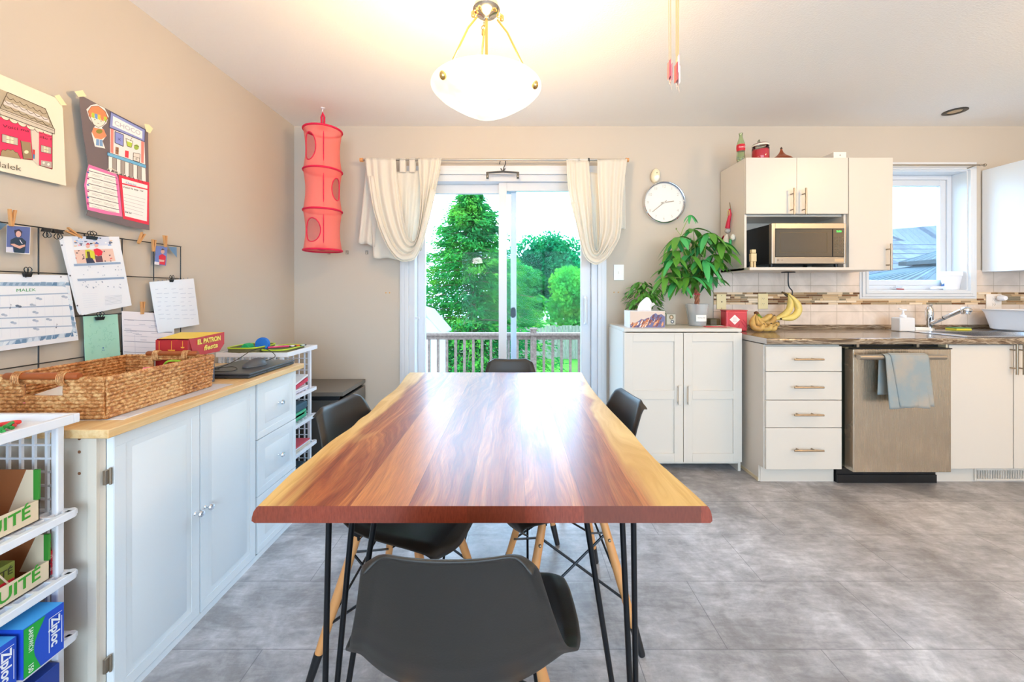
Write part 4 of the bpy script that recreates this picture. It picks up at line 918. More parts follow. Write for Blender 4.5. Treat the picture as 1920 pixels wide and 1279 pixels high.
sheet('hanging_panel', rc_, [(1064, 318), (1122, 325)], [(1098, 465), (1124, 468)], RD+.012, .022, 4, 1)
band_sheet('draped_loop', rc_, [(1062, 300), (1066, 357), (1080, 418), (1090, 462), (1099, 483), (1109, 492), (1119, 492), (1133, 483), (1156, 457), (1164, 432), (1168, 366), (1176, 298)],
 [(1104, 302), (1106, 330), (1109, 380), (1111, 430), (1114, 462), (1117, 470), (1120, 470), (1124, 455), (1124, 410), (1122, 370), (1120, 330), (1120, 299)], RD-.018, .030, 4, .05, 1)
band_sheet('lower_fold', rc_, [(1070, 380), (1084, 436), (1096, 480), (1112, 495), (1125, 494), (1142, 480), (1158, 455)], [(1080, 380), (1092, 432), (1103, 470), (1114, 482), (1124, 481), (1136, 470), (1148, 445)], RD-.07, .015, 2, .03)
sheet('side_tail', rc_, [(1150, 300), (1172, 300)], [(1158, 432), (1173, 428)], RD+.015, .015, 1)
for x0, x1 in ((1064, 1083), (1087, 1102)): tab(rc_, x0, x1, 324)
hg = thing('trouser_hanger', 'dark clip hanger hanging empty from the middle of the curtain rod', 'hanger', (at(943, 330, RD).x, RD, 2.05)); hm = mat('3b3d3c', .4, name='dark_plastic')
q = lambda x, y: at(x, y, RD)
MB().tube(smoothpath([q(937, 308), q(938, 302), q(942, 298.5), q(947, 301), q(948, 307), q(945, 313), q(943, 320)], 5), .0035, hm, 8).build('hook', hg)
MB().tube([q(913, 324), q(943, 322), q(973, 324)], .0075, hm, 8).tube([q(939, 316), q(943, 323), q(947, 316)], .005, hm, 8).build('bar', hg)
for x in (914, 971): p = q(x, 329); MB().box(p.x-.009, p.x+.009, RD-.014, RD+.010, p.z-.024, p.z+.022, hm).lathe([(.003, 0), (.003, .001)], (p.x, RD-.0142, p.z-.01), 'e8e8e8', 8, axis='y').build('clip', hg, bevel=.002)

# ---------------------------------------------------------------- left wall : wire grid and papers
def wl(px, py, off=.0):
    xx = XL+off; D = -xx*F/(960-px); return V(xx, D, CH+(HZ-py)*D/F)
GO = .018
wg = thing('wire_grid', 'black wire grid panel hung on the left wall carrying papers', 'panel', (XL, 1.4, .78))
ys_ = [1.973-.148*k for k in range(9)]; zs_ = [1.417-.159*k for k in range(5)]
g = MB()
for z in zs_: g.tube([(XL+GO, ys_[-1], z), (XL+GO, ys_[0], z)], .0022, 'wire', 6)
g.build('horizontal_wires', wg); g = MB()
for y in ys_: g.tube([(XL+GO-.003, y, zs_[-1]), (XL+GO-.003, y, zs_[0])], .0022, 'wire', 6)
g.build('vertical_wires', wg)
class Sheet:
    """a drawing on a sheet: polygons given in photo pixels of the wall plane (kx: crop scale, ox, oy: crop origin)"""
    def __init__(s, off, k=1, ox=0, oy=0): s.g = MB(); s.off = off; s.k = k; s.ox = ox; s.oy = oy; s.n = 0
    def P(s, x, y, e=0): return wl(s.ox+x/s.k, s.oy+y/s.k, s.off+e)
    def base(s, pts, m, th=.0012): s.g.prism([s.P(*p) for p in pts], (th, 0, 0), m); s.th = th; return s
    def poly(s, pts, m, lay=None):
        s.n += 1; e = s.th+.0002*(lay if lay else 1)+.000004*s.n; s.g.poly([s.P(x, y, e) for x, y in pts], m); return s
    def quad(s, x0, y0, x1, y1, m, sl=None, lay=None, sr=None):
        """slanting box: sl = slope of the horizontals"""
        sl = s.sl if sl is None else sl; d = (x1-x0)*sl; return s.poly([(x0, y0), (x1, y0+d), (x1, y1+d), (x0, y1)], m, lay)
    def line(s, pts, w, m, lay=3):
        for (x0, y0), (x1, y1) in zip(pts, pts[1:]):
            L = math.hypot(x1-x0, y1-y0) or 1; nx, ny = -(y1-y0)/L*w/2, (x1-x0)/L*w/2
            s.poly([(x0+nx, y0+ny), (x1+nx, y1+ny), (x1-nx, y1-ny), (x0-nx, y0-ny)], m, lay)
        return s
    def disc(s, x, y, rx, ry, m, lay=None, n=16): return s.poly([(x+rx*cos(2*pi*k/n), y+ry*sin(2*pi*k/n)) for k in range(n)], m, lay)
    def text(s, st, x0, y0, x1, y1, h, m, lay=4, bold=.0, wid=None):
        s.n += 1; ee = s.th+.0002*lay+.000004*s.n+.00015; a_, b_ = s.P(x0, y0, ee), s.P(x1, y1, ee); up = s.P((x0+x1)/2, (y0+y1)/2-h, 0)-s.P((x0+x1)/2, (y0+y1)/2, 0)
        s.g.text(st, up.length*1.35, (a_+b_)/2, b_-a_, (0, 0, 1), m, bold, wid=(b_-a_).length); return s
    def done(s, nm, lab, cat, grp=None): return tag(s.g.build(nm, smooth=False), lab, cat, grp)
# poster 1 : pink house with tiled roof
s = Sheet(.020, 3.877, 0, 120); ol = '4a3a22'
s.base([(-260, -70), (0, 75), (440, 262), (455, 330), (478, 885), (0, 778), (-260, 722)], 'efe6cf')
s.poly([(55, 205), (330, 325), (392, 478), (2, 320)], 'b5a890').poly([(-200, 95), (55, 205), (2, 320), (-260, 190)], 'b5a890')
for r in range(4):
    y0 = 232+r*30; x0 = 48-r*14; x1 = 338+r*14
    if r % 2: s.poly([(x0, y0), (x1, y0+.43*(x1-x0)), (x1+8, y0+30+.43*(x1-x0)), (x0-8, y0+30)], 'd8d2cc', 2)
    n = 6; pts = []
    for i in range(n):
        for k in range(6): q_ = (i+k/5)/n; x = x0+(x1-x0)*q_; pts.append((x, y0+.43*(x-x0)+16*sin(pi*k/5)))
    s.line(pts, 3.2, ol)
s.line([(55, 205), (330, 325), (395, 480)], 4, ol).line([(55, 205), (2, 320)], 4, ol)
s.poly([(-150, 255), (0, 320), (398, 472), (395, 508), (0, 362), (-150, 300)], 'cfc5b4', 3).line([(-150, 258), (0, 322), (398, 472), (396, 510), (0, 365), (-150, 300)], 3.5, ol, 4).line([(0, 334), (390, 484)], 2.5, ol, 4)
s.poly([(5, 385), (218, 450), (240, 700), (0, 668)], 'ea2a60', 2).poly([(-200, 310), (5, 385), (0, 668), (-200, 620)], 'ea2a60', 2)
for i in range(6): x = 5+i*62; y = 372+i*24; s.poly([(x+31+31*cos(pi*k/8), y+12-12*cos(pi*k/8)*-1+22*sin(pi*k/8)) for k in range(9)], 'e8dfc8', 3).line([(x+31+31*cos(pi*k/8), y+12+12*cos(pi*k/8)+22*sin(pi*k/8)) for k in range(9)], 3, ol, 4)
s.poly([(283, 490), (380, 522), (380, 765), (285, 735)], 'ee3a66', 3).line([(380, 500), (380, 765), (285, 735)], 4, ol, 4)
s.poly([(226, 470), (283, 490), (283, 745), (240, 700)], 'ddd0c0', 3)
for a in ((15, 508, 130, 592), (298, 588, 372, 655)): s.poly([(a[0], a[1]), (a[2], a[1]+(a[2]-a[0])*.27), (a[2], a[3]), (a[0], a[3]-(a[2]-a[0])*.22)], 'c8bcae', 4); w_ = a[2]-a[0]; s.poly([(a[0]+w_*.28, a[1]+10), (a[0]+w_*.72, a[1]+w_*.2+10), (a[0]+w_*.72, a[3]-10), (a[0]+w_*.28, a[3]-18)], 'f0e4c4', 5).line([(a[0]+w_*.5, a[1]+12), (a[0]+w_*.5, a[3]-12)], 2.5, ol, 6).line([(a[0]+w_*.28, (a[1]+a[3])/2-2), (a[0]+w_*.72, (a[1]+a[3])/2+6)], 2.5, ol, 6).line([(a[0], a[1]), (a[2], a[1]+w_*.27), (a[2], a[3]), (a[0], a[3]-w_*.22), (a[0], a[1])], 2.5, ol, 6)
s.poly([(150, 558), (222, 572), (235, 690), (170, 688)], '9a8462', 4).line([(150, 555), (170, 690), (238, 698)], 4, ol, 5).disc(192, 640, 16, 13, 'f4e6c0', 5)
s.poly([(5, 668), (8, 640), (20, 622), (40, 630), (55, 618), (78, 628), (95, 622), (110, 640), (128, 645), (150, 690)], 'a08e6c', 4).line([(5, 668), (8, 640), (20, 622), (40, 630), (55, 618), (78, 628), (95, 622), (110, 640), (128, 645), (150, 690)], 3, ol, 5)
s.poly([(298, 700), (376, 712), (376, 758), (298, 738)], 'b8b0a4', 4).disc(318, 718, 9, 9, 'f4e8dc', 5).disc(352, 730, 9, 9, 'f4e8dc', 5)
s.poly([(238, 620), (255, 625), (252, 690), (240, 688)], '3a74a8', 5).poly([(238, 620), (255, 625), (254, 660), (240, 655)], 'c8323a', 5)
s.text('Voici ma', 20, 450, 212, 488, 22, '4a1430').text('ille !', 290, 528, 374, 552, 20, '4a1430').text('Malek', -60, 720, 152, 762, 44, '5a4a30', bold=-.01)
s.done('house_poster', 'cream child drawing poster of a pink house with tiled roof taped to the left wall', 'poster')
s = Sheet(.0225, 3.877, 0, 120).base([(395, 232), (430, 222), (485, 300), (445, 300)], mat('f2e6b8', .5), .0006); s.done('masking_tape', 'tape piece on the upper right corner of the pink house poster', 'tape', 'tape on the posters')
# poster 2
s = Sheet(.030, 3.877, 0, 120)
s.base([(575, 222), (1062, 478), (1075, 500), (1085, 1208), (940, 1185), (625, 1100), (640, 1060), (612, 900), (640, 740), (600, 500), (578, 300)], '6e6366')
s.poly([(800, 470), (1050, 560), (1060, 860), (860, 790), (800, 660)], 'efe9e6')
s.poly([(805, 348), (1055, 478), (1052, 566), (795, 460)], '8a96cf', 2).poly([(822, 378), (1035, 490), (1034, 545), (818, 448)], 'f2f0f2', 3).text('CHOCO', 834, 428, 1020, 506, 34, 'b4b4c4', bold=.0)
s.line([(805, 348), (1055, 478), (1052, 566), (795, 460), (805, 348)], 5, '3a3f6a', 5)
s.poly([(805, 468), (826, 476), (824, 650), (803, 642)], 'ee8a80', 2).poly([(1026, 560), (1048, 568), (1044, 722), (1026, 716)], 'ee8a80', 2)
s.poly([(780, 640), (1062, 735), (1062, 758), (780, 665)], '6fb4dc', 3).line([(780, 640), (1062, 735), (1062, 758), (780, 665), (780, 640)], 3, '2f4a66', 4)
for i in range(9):
    x = 788+i*30; y = 670+i*10; s.poly([(x, y), (x+28, y+9), (x+30, y+95), (x+14, y+118), (x, y+88)], 'f2efe8' if i % 2 == 0 else 'a49c96', 2).line([(x, y), (x, y+88), (x+14, y+118)], 3, '4a4038', 4)
s.poly([(836, 490), (898, 515), (896, 600), (836, 572)], '8a96d8', 3).line([(836, 490), (898, 515), (896, 600), (836, 572), (836, 490)], 4, '3a3040', 4).text('X', 855, 545, 880, 553, 20, '3a3a8a', 5)
s.poly([(916, 540), (966, 560), (955, 605), (925, 595)], 'f4f0e4', 3).poly([(918, 560), (960, 575), (955, 605), (925, 595)], 'b8d04a', 4).line([(945, 560), (962, 533)], 3, '4a4030').line([(912, 540), (966, 562), (955, 607), (925, 597), (916, 545)], 3, '4a4030', 5)
s.disc(992, 605, 18, 20, '9cb84a', 3).line([(975, 590), (1010, 600)], 4, '4a4030').poly([(840, 602), (864, 608), (862, 660), (838, 652)], 'a8785a', 3).line([(840, 628), (864, 634)], 2.5, '3a2a20', 4).line([(852, 604), (850, 656)], 2.5, '3a2a20', 4).poly([(910, 628), (936, 634), (934, 684), (908, 676)], 'e8404e', 3).poly([(970, 645), (1018, 655), (1014, 715), (968, 700)], 'e4dcd2', 3).line([(970, 645), (1018, 655), (1014, 715), (968, 700), (970, 645)], 3, '4a4030', 5).line([(968, 672), (1016, 685)], 2.5, '4a4030', 5).disc(992, 690, 8, 8, 'b8b0a8', 5)
# child figure with cap
s.poly([(628, 330), (660, 300), (700, 290), (760, 320), (790, 380), (775, 430), (740, 460), (775, 520), (745, 560), (765, 615), (690, 600), (665, 500), (690, 450), (650, 400)], 'f2ece8', 2)
s.poly([(640, 345), (665, 308), (715, 305), (765, 345), (785, 395), (770, 410), (640, 350)], 'ef8a5c', 3)
for i, cc in enumerate(('ef8a5c', 'b8cc44', '6a9ad8', 'f0c84a', 'ef8a5c', 'b8cc44')): x = 645+i*22; s.poly([(x, 345+i*7), (x+20, 351+i*7), (x+20, 390+i*7), (x, 380+i*6)], cc, 4)
s.poly([(662, 380), (758, 405), (752, 445), (715, 462), (680, 440)], 'f6e6da', 3).disc(690, 405, 4, 4, '2a2420', 5).disc(735, 415, 4, 4, '2a2420', 5).line([(706, 430), (722, 434)], 2.5, '2a2420', 5)
s.poly([(680, 462), (755, 475), (775, 525), (740, 548), (690, 540), (668, 495)], 'ef8f66', 3).disc(722, 490, 24, 17, '8f8a3a', 4).poly([(700, 545), (745, 552), (748, 600), (698, 590)], '7aa0cc', 3).line([(722, 550), (722, 595)], 3, 'f4f0ec', 4)
s.line([(640, 345), (665, 308), (715, 305), (765, 345), (785, 395), (770, 415), (752, 445), (715, 462), (680, 440), (655, 385), (640, 345)], 3, '3a2e28', 5)
# the two lined sheets
s.poly([(645, 730), (845, 800), (860, 830), (890, 1110), (760, 1090), (635, 1060), (612, 880), (628, 790)], 'f07ab0', 2).poly([(648, 755), (838, 818), (868, 1085), (650, 1040), (628, 880)], 'f6f0e6', 3)
for i in range(6):
    y = 775+i*46; s.line([(642-i*2, y), (852+i*3, y+56)], 4, '3a3038', 4)
    for x0, x1 in ((668, 740), (755, 845)): s.line([(x0, y+18+(x0-642)*.27), (x1, y+18+(x1-642)*.27)], 2.5, 'b8b0b0', 4).line([(x0, y+27+(x0-642)*.27), (x1-15, y+27+(x1-657)*.27)], 2.5, 'b8b0b0', 4)
    s.poly([(632, y+5), (648, y+9), (648, y+19), (632, y+15)], '3a5aa8' if i % 2 == 0 else 'a83a7a', 5)
s.poly([(862, 805), (1085, 862), (1082, 1170), (895, 1125)], 'e2304a', 2).poly([(885, 830), (1072, 882), (1068, 1145), (908, 1105)], 'f6f2ee', 3).line([(882, 868), (1082, 915)], 9, 'e2304a', 4)
s.text('Chez lui', 915, 862, 990, 882, 15, '4a6ab8').text('Voici le top 1er', 892, 893, 1045, 926, 12, '2a2a2a', bold=.02)
for i in range(6): s.line([(900, 945+i*24), (1058-i*4, 985+i*24)], 2.2, 'b4aeb4', 4)
s.text('De lui', 910, 1075, 955, 1086, 12, '1a1a1a', bold=.02)
s.line([(780, 765), (812, 760), (860, 785), (880, 795), (840, 795), (785, 780)], 4, 'e8dcc8', 5)
s.done('sweet_shop_poster', 'dark poster with a paper sweet shop and a cap wearing figure on the left wall', 'poster')
for a, lab in ((((540, 200), (600, 190), (628, 235), (570, 240)), 'left'), (((1050, 435), (1082, 440), (1112, 470), (1090, 505), (1062, 490)), 'right')): s = Sheet(.0335, 3.877, 0, 120).base(a, mat('f2e6b8', .5), .0006); s.done('masking_tape', 'tape piece on the upper %s corner of the dark sweet shop poster' % lab, 'tape', 'tape on the posters')
# items clipped to the grid (crop 2: scale 3.7625, origin 0,380)
def S2(off): return Sheet(off, 3.7625, 0, 380)
s = S2(.024).base([(48, 158), (215, 172), (208, 365), (42, 350)], 'f0eef0', .0008); s.poly([(50, 160), (213, 174), (206, 358), (44, 343)], '5566a0').poly([(100, 195), (135, 186), (158, 205), (150, 240), (108, 238)], '352c40', 3).disc(130, 222, 19, 22, 'dcaea2', 4)
s.poly([(75, 262), (110, 244), (155, 248), (185, 275), (178, 330), (172, 358), (100, 352), (92, 300), (72, 300)], '22384e', 3).poly([(72, 292), (100, 290), (135, 305), (175, 295), (178, 308), (140, 325), (100, 310)], 'd8a898', 4).poly([(44, 312), (90, 315), (95, 350), (44, 345)], 'd4d4e4', 2).line([(140, 262), (148, 278), (158, 290)], 5, 'e8e8f0', 5)
s.done('portrait_photo', 'blue school portrait photo of a child in a dark shirt clipped at far left', 'photo')
s = S2(.024).base([(-120, 100), (0, 140), (48, 152), (-10, 200), (-120, 240)], '50708c', .0008); s.done('dark_card', 'dark blue card corner clipped at the left edge of the wire grid', 'card')
s = S2(.024).base([(1100, 305), (1180, 312), (1170, 445), (1090, 435)], '6a7fc0', .0008); s.disc(1148, 345, 13, 17, 'dcaea2', 3).poly([(1136, 335), (1148, 322), (1162, 335)], '4a3028', 4).poly([(1120, 375), (1145, 362), (1170, 378), (1165, 440), (1125, 435)], 'd0283c', 3).poly([(1090, 415), (1125, 420), (1122, 440), (1090, 436)], 'e8e4ec', 2).poly([(1120, 400), (1160, 405), (1158, 418), (1122, 416)], 'dcaea2', 4)
s.done('portrait_photo', 'small portrait photo of a child in red near the right end of the grid', 'photo')
s = S2(.022).base([(1183, 310), (1245, 315), (1247, 388)], '5f83a8', .0008); s.done('blue_card', 'blue folded card corner clipped at the right end of the wire grid', 'card')
# monthly calendar in sleeve with name
s = S2(.026).base([(-200, 500), (480, 512), (552, 970), (-200, 1075)], mat('eef0f5', .2, coat=.5), .001)
s.poly([(-180, 560), (455, 562), (545, 920), (540, 930), (-180, 1040)], 'aac0d6').poly([(-180, 588), (440, 590), (470, 600), (512, 890), (500, 918), (-180, 992)], 'eef1f6', 2)
rnd = random.Random(9)
for i in range(16):
    x = -150+i*44; y0 = 562+rnd.uniform(-4, 4); s.poly([(x, y0), (x+rnd.uniform(20, 44), y0), (x+rnd.uniform(10, 40), 586), (x-10, 584)], rnd.choice(['7f9dbb', 'd4e2ee', '5f82a6', 'c0d4e6']), 3)
    y0 = 1020-(x+150)*.135; s.poly([(x, y0-15), (x+rnd.uniform(20, 44), y0-20), (x+rnd.uniform(10, 40), y0+10), (x-10, y0+14)], rnd.choice(['6f91b2', 'd4e2ee', '5f82a6', 'e4edf4']), 3)
for i in range(9): y = 610+i*38; x = 470+i*5.5; s.poly([(x, y), (x+rnd.uniform(22, 34), y+8), (x+24, y+34), (x+6, y+30)], rnd.choice(['6f91b2', 'e4edf4', '8fabc6', 'd0dfec']), 3)
s.text('MALEK', 115, 620, 252, 616, 22, '2f9a5a', bold=.0)
for y in (652, 738, 812, 882): s.poly([(-180, y+6), (480+(y-650)*.13, y-16), (480+(y-650)*.13, y-8), (-180, y+16)], 'a8bad0', 3)
for i in range(9): x = -60+i*62; s.line([(x, 660), (x+12, 955)], 1.2, 'd4dae6', 3)
for i, (x, y) in enumerate(((275, 675), (455, 662), (130, 728), (232, 720), (30, 790), (250, 772), (95, 845), (345, 822), (255, 888), (250, 830))): s.disc(x-8, y, 14, 8, 'a4b4c8' if i != 2 else '5a6a80', 4).disc(x+10, y+6, 13, 8, 'b4c0d2' if i != 2 else '5a6a80', 4)
for x, y in ((75, 730), (400, 868)): s.disc(x-4, y+14, 5, 4, '4a5668', 4).line([(x, y+14), (x, y-14), (x+8, y-6)], 2, '4a5668', 4)
for x, y in ((182, 525), (430, 524)): s.disc(x, y, 6, 5, '6a6a72', 4)
s.done('calendar_sheet', 'calendar page in a clear sleeve with the handwritten name MALEK on the left wall', 'calendar')
# calendar with photo
s = S2(.030).base([(415, 250), (452, 245), (570, 788), (562, 792), (545, 770)], mat('e8ebf2', .2), .0008); s.g.prism([s.P(*p, .0002) for p in ((442, 238), (838, 240), (928, 725), (575, 795), (552, 740))], (.001, 0, 0), mat('eff1f6', .25)); s.th = .0014
for x, y in ((437, 300), (495, 515), (546, 727)): s.disc(x, y, 6, 6, '5a5a62', 5)
s.poly([(505, 238), (765, 240), (785, 300), (520, 310)], 'd6def0', 2).poly([(522, 335), (795, 325), (815, 412), (545, 430)], 'ecc8b8', 2)
for i in range(30):
    x = 515+rnd.random()*265; y = 242+rnd.random()*60; s.poly([(x, y), (x+rnd.uniform(8, 26), y+1), (x+rnd.uniform(8, 24), y+9), (x+1, y+10)], rnd.choice(['8fb0e0', 'f0a8b8', 'f6f6fa', '6a7a98', 'e8c8a8', 'b8d0ec', '3a3440']), 3)
for i in range(26):
    x = 530+rnd.random()*270; y = 335+rnd.random()*75; s.poly([(x, y), (x+rnd.uniform(5, 18), y+1), (x+rnd.uniform(5, 16), y+8), (x+1, y+9)], rnd.choice(['5a3a44', '7a4a50', 'f2dccc', 'e05a5a', '48384a']), 3)
s.poly([(600, 335), (630, 330), (665, 345), (672, 395), (640, 410), (605, 398)], 'd8d838', 4).poly([(612, 345), (632, 345), (640, 390), (618, 392)], '5a4a30', 5).poly([(605, 392), (650, 390), (672, 425), (612, 428)], '2f3350', 4).poly([(660, 330), (685, 322), (705, 330), (725, 345), (718, 368), (695, 378), (668, 362)], 'e8243c', 5).poly([(668, 378), (718, 375), (728, 418), (680, 422)], '6a4650', 4)
s.disc(620, 305, 14, 17, 'e8b8a8', 5).disc(680, 300, 13, 16, 'e8b8a8', 5).poly([(604, 296), (620, 282), (638, 296)], 'c83a4a', 6).poly([(664, 292), (682, 276), (700, 292)], '4a6ab8', 6)
for y, d in ((425, 0), (530, 25)): s.poly([(520+d, y+8), (850+d, y-6), (852+d, y+8), (524+d, y+24)], '94aac8', 3)
for i in range(34):
    x = 560+rnd.random()*300; y = rnd.choice([450, 470, 492, 508, 556, 575, 590, 600])+rnd.uniform(-4, 4); s.poly([(x, y), (x+8, y), (x+9, y+7), (x+1, y+7)], rnd.choice(['a8b4c8', '8a98ac', 'c0c8d6']), 3)
for i in range(7): s.line([(740, 662+i*10), (860, 652+i*9)], 1.5, 'a8b0c0', 3).line([(580+i*2, 645+i*16), (690, 640+i*15)], 1.3, 'd4dae6', 3)
s.done('photo_calendar', 'photo calendar page with a red heart clipped at a slant to the wire grid', 'calendar')
# green sheet, form, sleeve
s = S2(.020).base([(585, 803), (828, 787), (848, 1090), (845, 1130), (600, 1135)], 'a6dcc8', .0012)
for i in range(40): x = 630+rnd.random()*170; y = 860+rnd.random()*215; a_ = rnd.random()*6; s.line([(x, y), (x+14*cos(a_), y+14*sin(a_)), (x+22*cos(a_+.8), y+22*sin(a_+.8))], 2, '8cc8b4', 3)
s.disc(728, 1025, 5, 5, '3a6ab0', 4).line([(718, 1040), (740, 1040)], 3, '3a6ab0', 4)
s.done('green_sheet', 'pale green sheet clipped below the photo calendar', 'paper')
s = S2(.021).base([(858, 765), (1050, 775), (1225, 790), (1230, 1085), (868, 1085)], 'f0ecf2', .0012)
for i in range(7): y = 825+i*38; s.line([(875, y), (1215, y+16)], 4 if i % 2 == 0 else 2, 'a2a2b4' if i % 2 == 0 else 'c4c4d2', 3)
for i in range(14): x = 880+rnd.random()*270; y = 800+rnd.random()*200; s.line([(x, y), (x+45, y+2)], 3, 'bcbccc', 3)
s.line([(950, 930), (955, 1080)], 2, 'c4c4d2', 3).done('form_sheet', 'printed form on the left wall, partly behind the handwritten sleeve', 'paper')
s = S2(.028).base([(1052, 560), (1365, 535), (1405, 860), (1225, 890), (1225, 905), (1115, 920), (1085, 760)], mat('f0f3fa', .15, coat=.6), .001)
for k in range(9): s.disc(1085+k*30, 553-k*2.4, 4, 4, '8a94a0', 4)
for i in range(40): x = 1095+(i % 5)*56+rnd.uniform(0, 10)+(i//5)*3; y = 610+(i//5)*30+rnd.uniform(-3, 3); s.line([(x, y), (x+rnd.uniform(18, 44), y-2)], 2.2, 'b0b8cc', 3)
s.done('plastic_sleeve', 'clear sleeve of handwritten pages hung at the lower right of the grid', 'sleeve')
# clothespins and binder clips
def peg(px, py, rot, lab):
    c_ = wl(px, py, .028); t = thing('clothespin', lab, 'clothespin', c_, group='wooden clothespins on the wire grid')
    for s_ in (-1, 1):
        ax = V(0, sin(rot), cos(rot)); sd = V(0, cos(rot), -sin(rot)); g = MB(); base = c_+sd*(.0035*s_)
        tilt = (ax+sd*s_*.11).normalized(); g.obox(base+tilt*.006, V(.0045, 0, 0), sd*.0028, tilt*.028, 'pin'); g.build('arm', t, bevel=.0008)
    MB().tube([c_+V(-.005, -.006, .003), c_+V(.005, 0, .003), c_+V(-.005, .006, .003)], .0012, 'steel2', 5).build('spring', t)
for a in ((22, 412, .05, 'clothespin over the blue school portrait at far left'), (142, 440, -1.1, 'slanting clothespin left of the big binder clip'), (263, 449, .45, 'tilted clothespin on the bare wire between calendar and small portrait'), (288, 463, .05, 'clothespin at the left corner of the small red shirt portrait'), (310, 455, -.05, 'clothespin at the right corner of the small red shirt portrait'), (267, 580, .02, 'clothespin holding the printed form')): peg(*a)
def clip(px, py, w, lab, up=True):
    c_ = wl(px, py, .033); t = thing('binder_clip', lab, 'clip', c_, group='black binder clips on the wire grid'); s_ = 1 if up else -1
    MB().prism([c_+V(-.009, -w, 0), c_+V(.006, -w, 0), c_+V(.001, -w, -.013*s_), c_+V(-.004, -w, -.013*s_)], (0, 2*w, 0), mat('26292c', .3, .4)).build('clamp', t, bevel=.0006)
    for e in (-1, 1):
        k = w*.62; MB().tube(smoothpath([c_+V(.004*e, -k*.4, 0), c_+V(.006*e+.001, -k, .012*s_), c_+V(.006*e, 0, .020*s_), c_+V(.006*e+.001, k, .012*s_), c_+V(.004*e, k*.4, 0)], 5), .0013, mat('3a3e42', .25, .8), 6).build('wire_handle', t)
clip(172, 443, .019, 'black binder clip at the top of the photo calendar'); clip(188, 594, .014, 'black binder clip at the top of the pale green sheet'); clip(52, 512, .010, 'binder clip at the top of the MALEK calendar page'); clip(322, 524, .008, 'small binder clip on the handwritten sleeve')
clip(88, 435, .012, 'left one of two hanging black binder clips', False); clip(109, 438, .014, 'right one of two hanging black binder clips', False)
ADH = m_sheer('clear_adhesive', 'd8d0c4', .4)
# ---------------------------------------------------------------- small things on the back wall
ck = thing('wall_clock', 'round white wall clock with chrome rim above the green plant', 'clock', (at(1243, 381, YB).x, YB, 1.72)); cc = at(1243, 381, YB-.03); cc.y = 0
cx_, cz_ = (1243-960)*YB/F, CH+(HZ-381)*YB/F
MB().lathe([(.153, .0), (.158, -.004), (.158, -.036), (.152, -.042), (.147, -.036), (.146, -.02)], (cx_, YB-.0425, cz_), 'chrome', 64, axis='y', cap=False).build('rim', ck)
MB().lathe([(0, 0), (.148, 0)], (cx_, YB-.018, cz_), mat('eeece6', .5), 64, axis='y').build('dial', ck)
g = MB()
for h in range(1, 13): a = pi/2-h*pi/6; g.text(str(h), .030, (cx_+.122*cos(a), YB-.0195, cz_+.122*sin(a)), (1, 0, 0), (0, 0, 1), 'c4c0b8')
for h in range(60): a = h*pi/30; g.box(cx_+.142*cos(a)-.0008, cx_+.142*cos(a)+.0008, YB-.0193, YB-.019, cz_+.142*sin(a)-.0008, cz_+.142*sin(a)+.0008, 'b8b4ac')
g.build('numerals', ck, smooth=False)
def hand(nm, ang, L, w):
    d = V(cos(ang), 0, sin(ang)); MB().obox(V(cx_, YB-.024, cz_)+d*(L/2-.012), d*(L/2+.012), V(0, .0008, 0), V(-sin(ang), 0, cos(ang))*w, mat('a89f92', .4)).build(nm, ck)
hand('hour_hand', R(8), .075, .0035); hand('minute_hand', R(219), .115, .0025); MB().lathe([(.007, 0), (.007, .01)], (cx_, YB-.020, cz_), mat('d8d4cc', .3), 16, axis='y').build('hub', ck)
af = thing('air_freshener', 'cream oval air freshener on the wall just above the clock', 'dispenser', (at(1227, 330, YB).x, YB, 2.03)); p = at(1227, 331, YB)
MB().ell((p.x, YB-.022, p.z), (.034, .03, .054), mat('f2e6c4', .4), 24, 16, Matrix.Rotation(R(8), 3, 'Y')).build('body', af); MB().ell((p.x+.002, YB-.035, p.z-.018), (.024, .020, .028), mat('fffbea', .3)).build('window', af); MB().lathe([(.004, 0), (.004, .002)], (p.x-.0, YB-.0525, p.z+.013), '8a7a58', 10, axis='y').build('button', af)
def plate(nm, lab, px, py, w, h, col, kind, D=YB-.001):
    p = at(px, py, D); t = thing(nm, lab, 'switch' if kind == 'switch' or kind == 'blank' else 'outlet', (p.x, D, p.z-h/2)); MB().box(p.x-w/2, p.x+w/2, D-.007, D, p.z-h/2, p.z+h/2, col).build('cover_plate', t, bevel=.002)
    dk = '6a5c44'
    if kind == 'switch': MB().box(p.x-.0045, p.x+.0045, D-.016, D-.006, p.z-.010, p.z+.008, col).build('toggle', t, bevel=.001)
    if kind == 'blank': MB().lathe([(.005, 0), (.005, .002)], (p.x, D-.0095, p.z), dk, 10, axis='y').build('jack', t)
    if kind == 'outlet':
        for s_ in (-1, 1):
            g = MB().box(p.x-.016, p.x+.016, D-.009, D-.006, p.z+s_*.02-.013, p.z+s_*.02+.013, col)
            for e in (-.006, .006): g.box(p.x+e-.001, p.x+e+.001, D-.0094, D-.0088, p.z+s_*.02-.002, p.z+s_*.02+.006, dk)
            g.lathe([(.002, 0), (.002, .0006)], (p.x, D-.0096, p.z+s_*.02-.008), dk, 8, axis='y').build('socket', t)
    g = MB()
    for s_ in (-1, 1): g.lathe([(.0028, 0), (.0028, .001)], (p.x, D-.008, p.z+s_*h*.42), dk if kind == 'blank' else col, 8, axis='y')
    g.build('screws', t); return t
plate('light_switch', 'white light switch on the wall right of the patio door', 1160, 511, .078, .120, mat('f4f2ec', .3), 'switch')
plate('wall_plate', 'almond wall plate on the tiles behind the red tin', 1352, 566, .072, .116, mat('efdfae', .35), 'blank', YB-.011)
